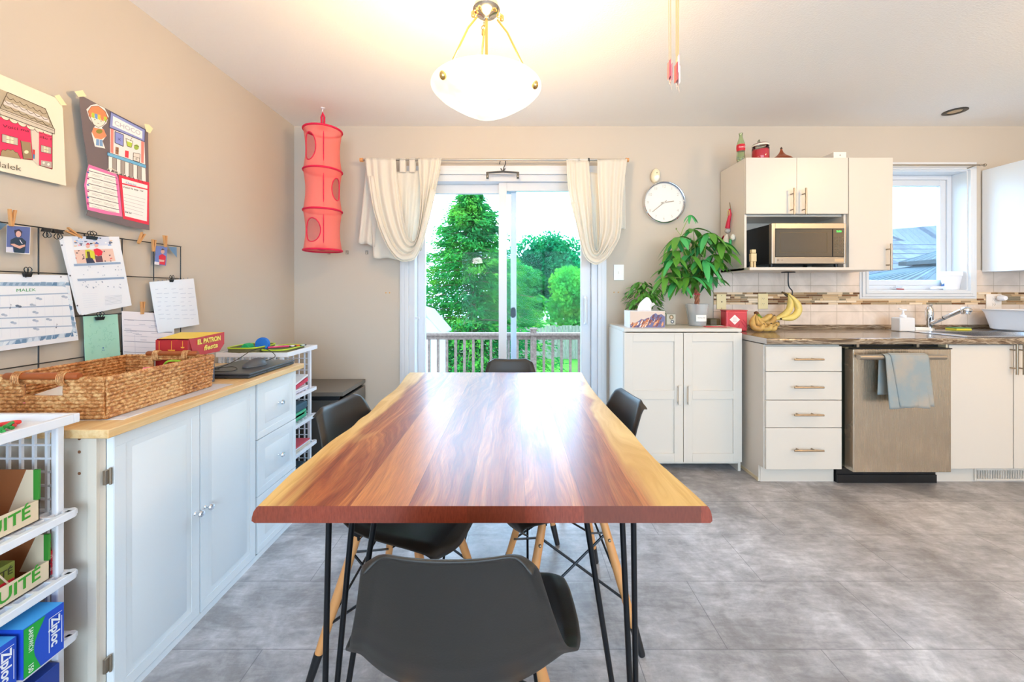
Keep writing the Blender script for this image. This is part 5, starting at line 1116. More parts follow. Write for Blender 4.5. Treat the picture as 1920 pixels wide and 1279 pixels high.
plate('power_outlet', 'almond power outlet on the tiles above the banana bunch', 1430, 565, .074, .118, mat('efdfae', .35), 'outlet', YB-.011)
t = plate('power_outlet', 'white power outlet with plug-in night light right of the window', 1862, 566, .115, .118, mat('f0e8e0', .35), 'outlet', YB-.011)
nl = thing('night_light', 'round white plug-in night light in the right outlet', 'light', (at(1873, 560, YB).x, YB-.04, 1.1)); p = at(1872, 559, YB-.03); MB().lathe([(.016, .03), (.022, .012), (.024, .0), (.018, -.012), (0, -.014)], (p.x, YB-.045, p.z), 'plast', 24, axis='y').build('body', nl); MB().ell((p.x+.004, YB-.060, p.z), (.014, .008, .014), mat('e8e8ea', .1)).build('lens', nl)
for (px, py, n_) in ((1151, 548, 'left one of the pair right of the door'), (1159, 548, 'right one of the pair right of the door'), (724, 549, 'left one of the pair left of the door'), (731, 549, 'right one of the pair left of the door')):
    p = at(px, py, YB); tag(MB().lathe([(.0035, 0), (.005, .002), (.003, .003)], (p.x, YB-.003, p.z), 'd8a050', 10, axis='y').build('wall_anchor'), 'tiny brass wall anchor below the curtain, %s' % n_, 'screw', 'wall anchors')
for px, n_ in ((617, 'left one, under the pink organizer'), (651, 'middle one, right of the organizer'), (688, 'right one, under the curtain tail')):
    p = at(px, 474, YB); t = thing('wall_hook', 'small metal adhesive hook on the back wall, '+n_, 'hook', (p.x, YB, p.z), group='adhesive hooks'); MB().box(p.x-.011, p.x+.011, YB-.003, YB, p.z-.012, p.z+.018, ADH).build('backing', t); MB().tube([(p.x, YB-.004, p.z+.010), (p.x, YB-.006, p.z-.010), (p.x, YB-.018, p.z-.012), (p.x, YB-.020, p.z-.002)], .0025, 'steel2', 8).build('hook', t)
# ---------------------------------------------------------------- white two-door cupboard
FD = 2.606
bx0, bx1 = .739, 1.521; cw_ = mat('dbd4c9', .38, name='white_cupboard')
cu = thing('cupboard', 'white two door cupboard with framed doors between patio door and kitchen', 'cupboard', ((bx0+bx1)/2, 2.8, 0))
MB().box(bx0+.002, bx1-.002, FD+.002, 3.012, .928, .95, cw_).build('top', cu, bevel=.002)
MB().box(bx0, bx0+.018, FD+.02, 3.012, 0, .928, cw_).box(bx1-.018, bx1, FD+.02, 3.012, 0, .928, cw_).box(bx0+.018, bx1-.018, 2.99, 3.0, .06, .928, cw_).box(bx0+.018, bx1-.018, FD+.02, 2.99, .05, .068, cw_).box(bx0+.018, bx1-.018, FD+.03, FD+.045, .045, .07, cw_).build('body', cu, bevel=.001)
mid = (bx0+bx1)/2+.002
def framed_door(x0, x1, hx):
    z0, z1, zm = .067, .922, .512
    d = MB().box(x0, x1, FD+.008, FD+.018, z0, z1, cw_).frame(x0, x1, z0, z1, .058, FD, FD+.008, cw_).box(x0+.058, x1-.058, FD, FD+.008, zm-.029, zm+.029, cw_).build('door', cu, bevel=.0012)
    MB().box(hx-.009, hx+.009, FD-.024, FD-.016, zm-.062, zm+.066, cw_).box(hx-.008, hx+.008, FD-.018, FD, zm-.055, zm-.045, cw_).box(hx-.008, hx+.008, FD-.018, FD, zm+.048, zm+.058, cw_).build('handle', d, bevel=.003)
framed_door(bx0+.002, mid-.002, mid-.032); framed_door(mid+.002, bx1-.002, mid+.032)
# ---------------------------------------------------------------- base cabinets
BD = 2.42; CT = .91
cab = M['cab']
def bar(x0, x1, y, z, L=None, vert=False, par=None):
    g = MB()
    if vert:
        g.tube([(x0, y, z), (x0, y, z+L)], .006, 'nickel', 12)
        for q_ in (.2, .8): g.tube([(x0, y, z+L*q_), (x0, y+.034, z+L*q_)], .0045, 'nickel', 8)
    else:
        g.tube([(x0, y, z), (x1, y, z)], .006, 'nickel', 12)
        for q_ in (.2, .72): g.tube([(x0+(x1-x0)*q_, y, z), (x0+(x1-x0)*q_, y+.034, z)], .0045, 'nickel', 8)
    g.build('handle', par)
dc = thing('drawer_cabinet', 'white kitchen base cabinet with four drawers left of the dishwasher', 'cabinet', (1.79, 2.7, 0))
MB().box(1.558, 2.022, BD+.02, 3.02, .105, .865, cab).prism([(1.552, BD+.016, .105), (1.552, BD+.016, .868), (1.552, 3.02, .868), (1.552, 3.02, 0), (1.552, BD+.066, 0), (1.552, BD+.066, .105)], (.012, 0, 0), cab).box(1.549, 1.5525, BD+.066, 3.0, 0, .022, 'cabedge').build('body', dc, bevel=.001)
MB().box(1.562, 2.022, BD+.062, BD+.074, 0, .105, cab).build('toe_kick', dc)
zz = [.880, .722, .561, .399, .108]
zz = [CH+(HZ-y)*BD/F for y in (649, 697, 750.5, 802.5, 881)]
for i in range(4):
    d = MB().box(1.558, 2.022, BD, BD+.018, zz[i+1]+.0025, zz[i]-.0015, cab).build('drawer', dc, bevel=.0012)
    z = CH+(HZ-(674, 726.5, 778.5, 845)[i])*(BD-.03)/F; bar((1489-960)*(BD-.03)/F, (1544-960)*(BD-.03)/F, BD-.034, z, par=d)
# dishwasher
dw = thing('dishwasher', 'stainless steel dishwasher with bar handle in the kitchen counter', 'dishwasher', (2.34, 2.7, 0)); st = M['steel']
MB().box(2.045, 2.655, BD+.05, 3.0, .10, .860, mat('5a5f52', .4, .5, name='tub_edge')).box(2.030, 2.655, BD+.04, BD+.3, .835, .868, 'black').box(2.04, 2.65, BD-.005, BD+.05, .846, .852, mat('8a8266', .4, .6)).build('tub', dw)
dpx = lambda x: (x-960)*2.385/F
MB().box(2.062, 2.655, BD-.035, BD+.03, CH+(HZ-886)*2.385/F, CH+(HZ-655)*2.385/F, st).build('door', dw, bevel=.004).rotation_euler = (0, 0, 0)
MB().box(2.06, 2.66, BD-.036, BD+.03, CH+(HZ-655)*2.385/F, CH+(HZ-653)*2.385/F, 'black').build('door_top_seal', dw)
hz_ = CH+(HZ-670)*2.33/F
MB().tube([(2.045, BD-.09, hz_), (2.557, BD-.09, hz_)], .0155, 'steel2', 20).box(2.075, 2.095, BD-.085, BD-.035, hz_-.008, hz_+.008, 'steel2').box(2.507, 2.527, BD-.085, BD-.035, hz_-.008, hz_+.008, 'steel2').build('handle', dw, bevel=.003)
MB().box(2.03, 2.65, BD+.05, BD+.07, .0, .092, 'black').box(2.03, 2.65, BD+.042, BD+.05, 0, .05, 'black').build('toe_panel', dw)
for x in (2.13, 2.50): MB().box(x-.008, x+.008, BD+.01, BD+.03, .852, .872, 'steel2').build('mounting_tab', dw)
# sink cabinet
sk = thing('sink_cabinet', 'white kitchen sink cabinet with two doors right of the dishwasher', 'cabinet', (3.1, 2.7, 0))
MB().box(2.670, 2.685, BD+.02, 3.0, .10, .865, cab).box(2.685, XR-.01, BD+.02, BD+.04, .10, .868, cab).box(2.66, 2.672, BD+.0, BD+.3, .10, .868, 'cabedge').box(2.69, XR-.01, BD+.04, 3.0, .10, .12, cab).build('body', sk)
MB().box(2.657, XR-.01, BD+.062, BD+.074, 0, .105, cab).build('toe_kick', sk)
for i, (x0, x1) in enumerate(((2.680, 3.072), (3.078, 3.47), (3.476, 3.90), (3.906, 4.33))):
    d = MB().box(x0, x1, BD, BD+.018, .108, .866, cab).build('door', sk, bevel=.0012)
    x = x1-.018 if i % 2 == 0 else x0+.018; bar(x, x, BD-.034, .69, L=.185, vert=True, par=d)
vr = thing('floor_register', 'white louvred heating register in the kick board under the sink', 'register', (3.06, 2.48, .0)); g = MB()
rx0, rx1, rz0, rz1 = (1826-960)*2.478/F, 3.36, .008, .085; g.frame(rx0, rx1, rz0, rz1, .012, 2.472, 2.482, cab); g.build('frame', vr, bevel=.002); g = MB().box(rx0+.01, rx1-.01, 2.480, 2.4815, rz0+.01, rz1-.01, 'black'); g.build('duct', vr)
g = MB(); x = rx0+.02
while x < rx1-.015: g.box(x, x+.005, 2.474, 2.480, rz0+.012, rz1-.012, cab); x += .0105
g.build('louvres', vr)
# counter
ct = thing('countertop', 'brown marbled laminate kitchen countertop with backsplash lip', 'countertop', (2.9, 2.7, CT-.035))
X0c = 1.545; FE = 2.392
SX0, SX1, SY0, SY1 = 2.84, 3.70, 2.47, 2.85
g = MB()
def slab(x0, x1, y0, y1): g.box(x0, x1, y0, y1, CT-.035, CT, 'lam')
slab(X0c, SX0, FE+.012, YB); slab(SX1, XR, FE+.012, YB); slab(SX0, SX1, FE+.012, SY0); slab(SX0, SX1, SY1, YB)
pf = [(FE+.012, CT), (FE+.005, CT-.002), (FE+.001, CT-.007), (FE, CT-.015), (FE, CT-.028), (FE+.003, CT-.036), (FE+.012, CT-.038)]
vs = [(x, y, z) for x in (X0c, XR) for y, z in pf]; n_ = len(pf); g.add(vs, [(i, i+n_, i+1+n_, i+1) for i in range(n_-1)]+[tuple(range(n_))], 'lam')
g.build('slab', ct); MB().box(X0c, XR, YB-.022, YB-.002, CT, CT+.032, 'lam').build('backsplash_lip', ct, bevel=.003)
MB().box(X0c-.001, X0c, FE+.003, YB, CT-.035, CT-.001, mat('c9c6c2', .3, bump=.4, bscale=40)).build('end_cap', ct)
sn = thing('kitchen_sink', 'stainless steel drop-in sink in the countertop under the window', 'sink', (3.27, 2.66, .72)); ss = mat('c4c6ca', .22, 1, name='polished_steel')
g = MB(); g.frame(SX0-.025, SX1+.02, 0, 0, 0, 0, 0, ss); g = MB()
for a in ((SX0-.03, SX0+.07, SY0-.03, SY1+.10), (SX1-.03, SX1+.02, SY0-.03, SY1+.10), (SX0+.07, SX1-.03, SY0-.03, SY0+.02), (SX0+.07, SX1-.03, SY1-.07, SY1+.10)): g.box(a[0], a[1], a[2], a[3], CT+.0005, CT+.005, ss)
g.build('rim', sn, bevel=.002)
bx_ = (SX0+.07, SX1-.03, SY0+.02, SY1-.07); g = MB()
def bowl(u, v):
    a = 2*pi*u; q_ = lambda c: math.copysign(abs(c)**.35, c); s_ = 1-.06*v if v < .8 else (1-.048)*(1-(v-.8)/.2*.95); z = CT+.002-.17*min(v/.8, 1)
    return V((bx_[0]+bx_[1])/2+(bx_[1]-bx_[0])/2*1.02*s_*q_(cos(a)), (bx_[2]+bx_[3])/2+(bx_[3]-bx_[2])/2*1.02*s_*q_(sin(a)), z)
g.grid(bowl, 64, 15, ss, cu=True); g.build('basin', sn)
fc = thing('kitchen_faucet', 'chrome pull-out kitchen faucet behind the sink', 'faucet', (3.05, 2.90, CT)); p = at(1748, 619, 2.88); fx = p.x; fy = 2.90
MB().lathe([(.030, .915), (.028, .925), (.018, .93), (.017, .975), (.021, .985), (.024, 1.03), (.022, 1.065), (.012, 1.085), (0, 1.09)], (fx, fy, 0), 'chrome', 24).build('body', fc)
hd = at(1806, 581, 2.72); a_ = V(fx, fy, .955)
MB().tube([a_, a_.lerp(hd, .5), hd], [.014, .0135, .0135], 'chrome', 16).tube([a_.lerp(hd, .44), a_.lerp(hd, .46)], .0145, 'black', 16).build('spout', fc)
MB().ell(hd+V(.012, -.006, -.002), (.030, .030, .024), 'chrome', 20, 12).lathe([(.022, -.028), (.026, -.01), (.026, 0)], hd+V(.010, -.006, -.002), 'chrome', 20).build('spray_head', fc)
MB().tube([(fx, fy, 1.085), (fx-.004, fy-.02, 1.10)], [.012, .006], 'chrome', 12).build('lever', fc)
sd = thing('soap_dispenser', 'frosted white soap pump bottle left of the faucet', 'dispenser', (2.85, 2.86, CT)); p = at(1697, 619, 2.82); fr = mat('eef0f4', .35, alpha=.88, name='frosted_plastic')
MB().box(p.x-.055, p.x+.055, 2.80, 2.87, CT+.001, CT+.098, fr).build('bottle', sd, bevel=.008); MB().lathe([(.018, CT+.098), (.020, CT+.112), (.010, CT+.118), (.008, CT+.13)], (p.x, 2.835, 0), 'plast', 20).lathe([(.006, CT+.13), (.006, CT+.15)], (p.x, 2.835, 0), 'plast').tube([(p.x+.024, 2.835, CT+.152), (p.x, 2.835, CT+.152), (p.x-.034, 2.83, CT+.164)], .0045, 'plast', 8).build('pump', sd)
p = at(1726, 617, 2.86); tag(MB().box(p.x-.055, p.x+.05, 2.84, 2.885, CT+.004, CT+.026, 'f2ece6').build('soap_bar', bevel=.005), 'white soap block between dispenser and faucet', 'soap')
p = at(1799, 620, 2.86); sp = thing('sponge', 'yellow and green scouring sponge on the sink ledge', 'sponge', (p.x, 2.87, CT+.005)); MB().box(p.x-.055, p.x+.055, 2.83, 2.905, CT+.006, CT+.018, mat('e0d848', .9, bump=.8, bscale=200)).build('foam', sp, bevel=.002); MB().box(p.x-.054, p.x+.054, 2.831, 2.904, CT+.018, CT+.025, mat('5f8a5a', .95, bump=.8, bscale=300)).build('scouring_pad', sp, bevel=.002)
db = thing('dish_basin', 'white plastic dish basin at the right end of the counter', 'basin', (3.8, 2.8, CT)); q_ = lambda c, e=.4: math.copysign(abs(c)**e, c)
def basin(u, v):
    a = 2*pi*u; L = [(0, .0), (.155, .001), (.178, .012), (.20, .12), (.212, .148), (.218, .150), (.214, .146), (.205, .147), (.194, .12), (.17, .016), (0, .006)]; f = v*10; i = min(int(f), 9); k = f-i; r = L[i][0]*(1-k)+L[i+1][0]*k; z = L[i][1]*(1-k)+L[i+1][1]*k
    return V(3.675+r*1.12*q_(cos(a)), 2.76+r*.85*q_(sin(a)), CT+.006+z)
MB().grid(basin, 56, 20, 'plast', cu=True).build('tub', db)
tag(MB().lathe([(.04, 0), (.042, .10), (.03, .13), (.03, .16), (.026, .16), (.026, .13), (.036, .1), (.034, .006), (0, .006)], (3.60+.40, 2.93, CT+.032), m_glass('jar_glass', 'eef4f6', 1), 24).build('glass_jar'), 'clear glass jar behind the dish basin', 'jar')
tw = thing('dish_towel', 'grey blue towel folded over the dishwasher handle', 'towel', (2.40, 2.33, .55)); ty = BD-.09
def tf(x0, x1, x0b, x1b, zf, zb, off, ph):
    def fn(u, v):
        # v: 0 bottom of front flap, .5 over the bar, 1 bottom of the back flap
        if v < .45: k = 1-v/.45; x = (x0+(x1-x0)*u)*(1-k)+(x0b+(x1b-x0b)*u)*k; return V(x, ty-.021-off-.006*k*(1+sin(7*u+ph)), hz_-(hz_-zf)*k-.004*sin(6*u+ph)*k)
        if v < .55: a = (v-.45)/.1*pi; x = x0+(x1-x0)*u; return V(x, ty-(.021+off)*cos(a), hz_+(.020+off)*sin(a))
        k = (v-.55)/.45; x = (x0+(x1-x0)*u)*(1-k)+(x0+(x1-x0)*u-.01)*k; return V(x, ty+.021+off-.002*k, hz_-(hz_-zb)*k)
    return fn
X_ = lambda px: (px-960)*2.31/F
MB().grid(tf(X_(1670), X_(1740), X_(1684), X_(1747), CH+(HZ-762)*2.31/F, .62, .004, 0), 20, 40, 'towel').build('front_layer', tw, solid=.004)
MB().grid(tf(X_(1660), X_(1736), X_(1664), X_(1740), CH+(HZ-765)*2.31/F, .58, .0, 1), 20, 40, 'towel').build('back_layer', tw, solid=.003)
# ---------------------------------------------------------------- upper cabinets
UD = 2.71; kx = lambda px, D=UD: (px-960)*D/F; kz = lambda py, D=UD: CH+(HZ-py)*D/F
uc = thing('wall_cabinet', 'white wall cabinet with two doors over the open microwave niche', 'cabinet', (1.94, 2.87, 1.34)); x0, x1 = 1.596, kx(1586.5); zt, zb_, zm = kz(297), kz(507), kz(402)
g = MB().box(x0, x0+.016, UD+.002, 3.02, zb_, zt, cab).box(x1-.016, x1, UD+.002, 3.02, zb_+.02, zt, cab).box(x0+.016, x1-.016, UD+.002, 3.02, zt-.016, zt, cab).box(x0+.016, x1-.016, UD+.02, 3.02, zm-.012, zm+.004, cab).box(x0+.016, x1-.016, 3.0, 3.02, zb_, zt, cab)
g.build('body', uc, bevel=.001); MB().box(x0+.0, x1+.0, UD-.06, 3.02, zb_-.002, zb_+.018, cab).build('bottom_shelf', uc, bevel=.002)
mx = (kx(1490)+kx(1491))/2
for a, b_, hx in ((x0+.001, mx-.001, kx(1485, UD-.03)), (mx+.001, x1-.001, kx(1507, UD-.03))):
    d = MB().box(a, b_, UD-.018, UD, zm, zt-.001, cab).build('door', uc, bevel=.0012); bar(hx, hx, UD-.052, kz(402, UD-.05), L=.178, vert=True, par=d)
tc_ = thing('wall_cabinet', 'tall plain white wall cabinet door left of the kitchen window', 'cabinet', (2.45, 2.87, 1.34)); x2, x3 = kx(1587.5), kx(1669)
MB().box(x2, x3-.0, UD+.002, 3.02, zb_, zt, cab).build('body', tc_, bevel=.001); d = MB().box(x2+.001, x3+.001, UD-.018, UD, zb_+.002, zt-.001, cab).build('door', tc_, bevel=.0012); hx = kx(1665, UD-.03); bar(hx, hx, UD-.052, kz(506.5, UD-.05), L=.178, vert=True, par=d)
rc = thing('wall_cabinet', 'white wall cabinet at the right edge beyond the window', 'cabinet', (3.95, 2.87, 1.34)); rx = (1838.5-960)*YB/F; zr0, zr1 = CH+(HZ-510)*YB/F, CH+(HZ-320.5)*YB/F
MB().box(rx, XR-.01, UD+.002, 3.02, zr0, zr1, mat('eef1f5', .35)).build('body', rc, bevel=.001); MB().box(rx, rx+.37, UD-.018, UD, zr0, zr1, cab).build('door', rc, bevel=.001); MB().box(rx+.373, XR-.012, UD-.018, UD, zr0, zr1, cab).build('door', rc, bevel=.001)
# microwave
mw = thing('microwave', 'stainless steel microwave oven in the niche of the wall cabinet', 'microwave', (1.99, 2.8, 1.365)); MD = 2.64; mz = lambda py: kz(py, MD); mxx = lambda px: kx(px, MD)
mx0, mx1, mz0, mz1 = mxx(1447), mxx(1587), mz(494.5), mz(418.5)
MB().box(mx0+.004, mx1-.004, MD+.03, 2.995, mz0+.002, mz1-.003, mat('25272a', .25, .3)).build('casing', mw, bevel=.003)
g = MB().frame(mx0, mx1, mz0, mz1, .024, MD, MD+.03, 'steel2', wb=mz(482)-mz0, wt=mz1-mz(429), wr=.014).box(mx0+.02, mx1-.012, MD+.004, MD+.03, mz0+.02, mz1-.02, 'black'); g.build('front_frame', mw, bevel=.003)
dglass = mat('2c2415', .06, .0, coat=1, name='dark_glass', spec=.9)
MB().box(mx0+.026, mxx(1560), MD+.0, MD+.004, mz(481), mz(430), dglass).frame(mxx(1462), mxx(1551), mz(474), mz(436), .002, MD-.0006, MD, mat('5a4a2c', .3)).build('door_glass', mw)
cp = MB().box(mxx(1562), mx1-.015, MD, MD+.004, mz(481), mz(430), dglass); cp.text('2:36', .016, ((mxx(1573)), MD-.0006, mz(434)), (1, 0, 0), (0, 0, 1), mat('38ff5a', .5, emit=2.0, name='green_display'), .02, wid=.034)
for i in range(6):
    for j in range(4): cx = mxx(1566+j*4.6); cz = mz(446+i*5.6); cp.box(cx-.004, cx+.004, MD-.0004, MD, cz-.003, cz+.003, '6a6250')
cp.build('control_panel', mw, smooth=False)
MB().box(mxx(1564), mxx(1582), MD-.003, MD, mz(491), mz(485), mat('cfc0a8', .3, .9)).build('open_button', mw, bevel=.001)
g = MB().lathe([(.006, 0), (.006, .001)], (mxx(1459), MD-.001, mz(488)), '8a8078', 16, axis='y'); g.text('LG', .011, (mxx(1466), MD-.0008, mz(488)), (1, 0, 0), (0, 0, 1), '7a7068', .02); g.build('logo', mw, smooth=False)
g = MB()
for x in (mx0+.03, mx1-.03):
    for y in (MD+.05, 2.97): g.lathe([(.012, zb_+.018), (.012, mz0+.003)], (x, y, 0), 'black', 12)
g.build('feet', mw)
tag(MB().box(1.635, 1.650, 2.70, 2.715, 1.3585, 1.40, 'cdb88c').box(1.655, 1.670, 2.70, 2.715, 1.3585, 1.40, 'cdb88c').box(1.634, 1.671, 2.695, 2.72, 1.40, 1.455, 'dcc89c').box(1.638, 1.667, 2.695, 2.72, 1.458, 1.482, 'dcc89c').build('wooden_block_figure', bevel=.002), 'small stacked wooden block figure beside the microwave', 'figurine')
# ---- on top of the wall cabinet
tz = zt
bt = thing('soda_bottle', 'empty green glass soda bottle with red label on top of the wall cabinet', 'bottle', (kx(1389, 2.78), 2.78, tz)); gg = mat('dcecc8', .05, trans=.9, name='green_glass', spec=.6); gx = kx(1389, 2.78)
MB().lathe([(0, .002), (.024, .002), (.027, .01), (.028, .03), (.025, .055), (.026, .075), (.028, .10), (.026, .125), (.018, .15), (.012, .17), (.011, .19), (.013, .193), (.013, .20), (.010, .20), (.009, .17), (.022, .12), (.024, .10), (.021, .06), (.023, .03), (0, .008)], (gx, 2.78, tz), gg, 28).build('glass', bt)
g = MB().lathe([(.0262, .072), (.0285, .098), (.0270, .118)], (gx, 2.78, tz), 'c8142c', 28, cap=False)
vs, fs = text_geo('Coca-Cola', .01); w_ = max(p[0] for p in vs)
g.add([(gx+.0292*sin(p[0]/w_*.95), 2.78-.0292*cos(p[0]/w_*.95), tz+.096+p[1]*.016) for p in vs], fs, 'f6f0ec'); g.build('label', bt, smooth=False)
jr = thing('candle_jar', 'glass clip jar filled with pink sand on top of the wall cabinet', 'jar', (kx(1426, 2.80), 2.80, tz)); jx = kx(1426, 2.80); jg = m_glass('clear_jar', 'eef0ea', 1.2)
MB().lathe([(.050, .001), (.054, .006), (.055, .095), (.050, .105), (.046, .112), (.052, .115), (.053, .125), (.048, .13), (.0, .131)], (jx, 2.80, tz), jg, 32).build('glass', jr); MB().lathe([(0, .003), (.052, .004), (.052, .085), (.03, .088), (0, .084)], (jx, 2.80, tz), mat('e8465a', .8)).build('pink_sand', jr); MB().lathe([(.0535, .112), (.0545, .118), (.0535, .124)], (jx, 2.80, tz), mat('e8e0d0', .4), cap=False).build('gasket', jr); MB().tube([(jx-.03, 2.76, tz+.131), (jx-.038, 2.755, tz+.145), (jx-.045, 2.76, tz+.128)], .004, '6a6a50', 6).build('wire_clip', jr)
cn_ = thing('copper_pot', 'small copper cone lidded pot on top of the wall cabinet', 'pot', (kx(1465, 2.78), 2.78, tz)); cx = kx(1465, 2.78); cm = mat('b8694a', .28, .85, name='copper')
MB().lathe([(.068, .012), (.064, .02), (.045, .032), (.028, .045), (.014, .062), (.008, .078), (.006, .088)], (cx, 2.78, tz), cm, 36).build('cone_lid', cn_); MB().lathe([(.045, .001), (.06, .003), (.070, .011)], (cx, 2.78, tz), cm, 36).build('base', cn_); MB().lathe([(.005, .086), (.008, .093), (.004, .10), (0, .106)], (cx, 2.78, tz), mat('5a4030', .4)).build('knob', cn_)
paper('envelope_pile', 'pile of thin folders on the wall cabinet left of the white box', ((kx(1540, 2.80)), 2.82, tz+.006), .21, .16, .05, 0, 'a89478', 'folders', .009)
bx = thing('white_box', 'small white box with dark dot on top of the wall cabinet', 'box', (kx(1575, 2.79), 2.83, tz)); MB().box(kx(1563, 2.79), kx(1587, 2.79), 2.79, 2.93, tz+.001, kz(285, 2.79), 'f0ebe4').build('box_body', bx, bevel=.002); MB().lathe([(.004, 0), (.004, .001)], (kx(1575, 2.79), 2.7888, kz(291, 2.79)), '7a6a60', 12, axis='y').build('dot', bx)
# hanging knit decoration on the cabinet side
gn = thing('hanging_gnome_ornament', 'red and white knitted ornament hanging on the side of the wall cabinet', 'ornament', (1.585, 2.83, 1.46)); GP = lambda x, y: at(x, y, 2.84)
def gp(x, y, e=0): X = 1.576; D = X*F/(x-960); return V(X+e, D, CH+(HZ-y)*D/F)
MB().tube([gp(1368, 380), gp(1370, 392)], .004, 'nickel', 6).build('hook', gn); MB().tube([gp(1368, 392), gp(1369, 402), gp(1366, 415), gp(1364, 428)], [.007, .011, .013, .017], 'c81e3c', 10).build('hat', gn); MB().tube(circ(gp(1368, 400, -.008), .014, 16, 'yz', .022), .002, 'd8d070', 6, closed=True).build('ring', gn)
MB().ell(gp(1364, 433), (.02, .02, .018), 'b8b0ac').build('face', gn); g = MB(); rnd = random.Random(3)
for k in range(30): a = rnd.uniform(0, 6.28); g.tube([gp(1363, 440), gp(1362, 447)+V(-.012*abs(cos(a)), .018*sin(a), 0), gp(1361+rnd.uniform(-5, 5), 460)+V(-.01*abs(cos(a)), .012*sin(a), 0)], [.006, .007, .003], 'f0e8dc', 5)
g.build('beard', gn); g = MB()
for k in range(14): g.tube([gp(1357, 442), gp(1354+rnd.uniform(-3, 3), 450), gp(1352+rnd.uniform(-4, 4), 459)], .0035, 'c81e3c', 5)
g.build('red_tassel', gn); MB().ell(gp(1374, 445), (.016, .016, .022), mat('ece8d8', .9, bump=1, bscale=150)).build('pompom', gn); MB().tube([gp(1370, 448), gp(1368, 474)], [.008, .010], '2fae58', 8).build('green_leg', gn); MB().tube([gp(1365, 452), gp(1364, 470)], .006, '4a3a28', 8).build('brown_leg', gn)
# ---- banana hook and bananas
BHX = at(1478, 512, 2.86).x
bh = thing('banana_hook', 'dark metal hook under the wall cabinet holding bananas', 'hook', (BHX, 2.86, 1.2)); MB().box(BHX-.032, BHX+.032, 2.83, 2.89, zb_-.009, zb_-.003, 'blackm').build('plate', bh, bevel=.002)
MB().tube(smoothpath([(BHX, 2.86, zb_-.006), (BHX, 2.86, 1.26), (BHX+.008, 2.86, 1.225), (BHX+.028, 2.86, 1.20), (BHX+.028, 2.86, 1.175), (BHX+.018, 2.86, 1.158), (BHX-.01, 2.86, 1.162), (BHX-.028, 2.86, 1.175)], 6), .004, 'blackm', 8).build('hook', bh)
ban = m_noise2('banana_peel', 'c9a24a', 'e8d27a', 6, .45, .05, (.3, .5)); bann = m_noise2('ripe_banana_peel', 'b98a4a', 'dcbc6c', 9, .5, .08)
def banana(par, pts, r, m):
    P = smoothpath(pts, 6); n = len(P); rs = []
    for i in range(n):
        q = i/(n-1); rs.append(r*(.30 if q < .10 else .3+.7*min(1, (q-.10)/.22)) if q < .5 else r*(.32+.68*min(1, (1-q)/.20)))
    b = MB().tube(P, rs, m, 6 if False else 10).build('banana', par, ang=60); MB().ell(P[-1], r*.33, '3a2a1a', 8, 6).build('tip', b); return b
bb = thing('banana_bunch', 'pair of yellow bananas hanging from the hook', 'bananas', (BHX, 2.86, 1.0), group='bananas')
e = lambda x, y, d=2.86: at(x, y, d)
banana(bb, [e(1475, 550), e(1482, 562), e(1480, 580), e(1468, 592), e(1452, 599)], .0225, ban); banana(bb, [e(1478, 550, 2.85), e(1492, 565, 2.84), e(1497, 582, 2.84), e(1486, 595, 2.84), e(1465, 598, 2.84)], .0235, ban)
MB().tube([e(1466, 548), e(1476, 552), e(1484, 560)], .007, '5a4424', 8).build('crown', bb)
b2 = thing('banana_bunch', 'bunch of ripe bananas lying on the counter at its left end', 'bananas', (at(1435, 615, 2.8).x, 2.8, CT), group='bananas')
cr_ = e(1418, 587, 2.82)
for pts, r in (([(1418, 587, 2.82), (1411, 600, 2.80), (1413, 613, 2.78), (1425, 617, 2.77), (1432, 608, 2.76)], .020), ([(1419, 587, 2.83), (1419, 603, 2.82), (1428, 615, 2.80), (1442, 616, 2.78), (1446, 607, 2.77)], .019),
 ([(1420, 587, 2.84), (1424, 600, 2.83), (1436, 613, 2.81), (1450, 617, 2.79), (1456, 610, 2.78)], .018), ([(1421, 587, 2.85), (1424, 597, 2.85), (1432, 600, 2.84), (1441, 594, 2.84), (1447, 590, 2.84)], .020), ([(1422, 588, 2.87), (1428, 600, 2.87), (1440, 606, 2.86), (1450, 600, 2.86), (1452, 592, 2.86)], .019), ([(1422, 588, 2.88), (1432, 604, 2.89), (1446, 612, 2.88), (1456, 608, 2.88), (1460, 604, 2.87)], .019)):
    banana(b2, [e(*p) for p in pts], r, bann)
MB().ell(cr_, (.016, .016, .013), '6a4020', 10, 6).tube([cr_, e(1428, 596, 2.84)], [.008, .007], '7a9a3a', 6).build('crown', b2)
# ---------------------------------------------------------------- things on the cupboard
tz = .95
tb_ = thing('tissue_box', 'tissue box printed with a rocky mountain on the white cupboard', 'box', (.905, 2.73, tz)); x0, x1 = kx(1181, 2.665), kx(1247, 2.665)
MB().box(x0, x1, 2.665, 2.80, tz, tz+.113, 'ece8ea').build('carton', tb_, bevel=.0015); g = MB(); Y_ = 2.6645
g.poly([(x0+.002, Y_, tz+.002), (x1-.002, Y_, tz+.002), (x1-.002, Y_, tz+.11), (x0+.002, Y_, tz+.11)], 'dcc8b8'); ww = x1-x0
rg = [(0, .2), (.12, .27), (.25, .42), (.32, .55), (.4, .50), (.5, .62), (.58, .66), (.66, .84), (.74, .92), (.8, .80), (.9, .86), (1, .70)]
def ridge(dy, col, y, k=1): g.poly([(x0+.002+(ww-.004)*0, y, tz+.002)]+[(x0+.002+(ww-.004)*a, y, tz+.002+.105*max(0, b_*k+dy)) for a, b_ in rg]+[(x1-.002, y, tz+.002)], col)
ridge(0, '6a6a94', Y_-.0004); rnd = random.Random(7)
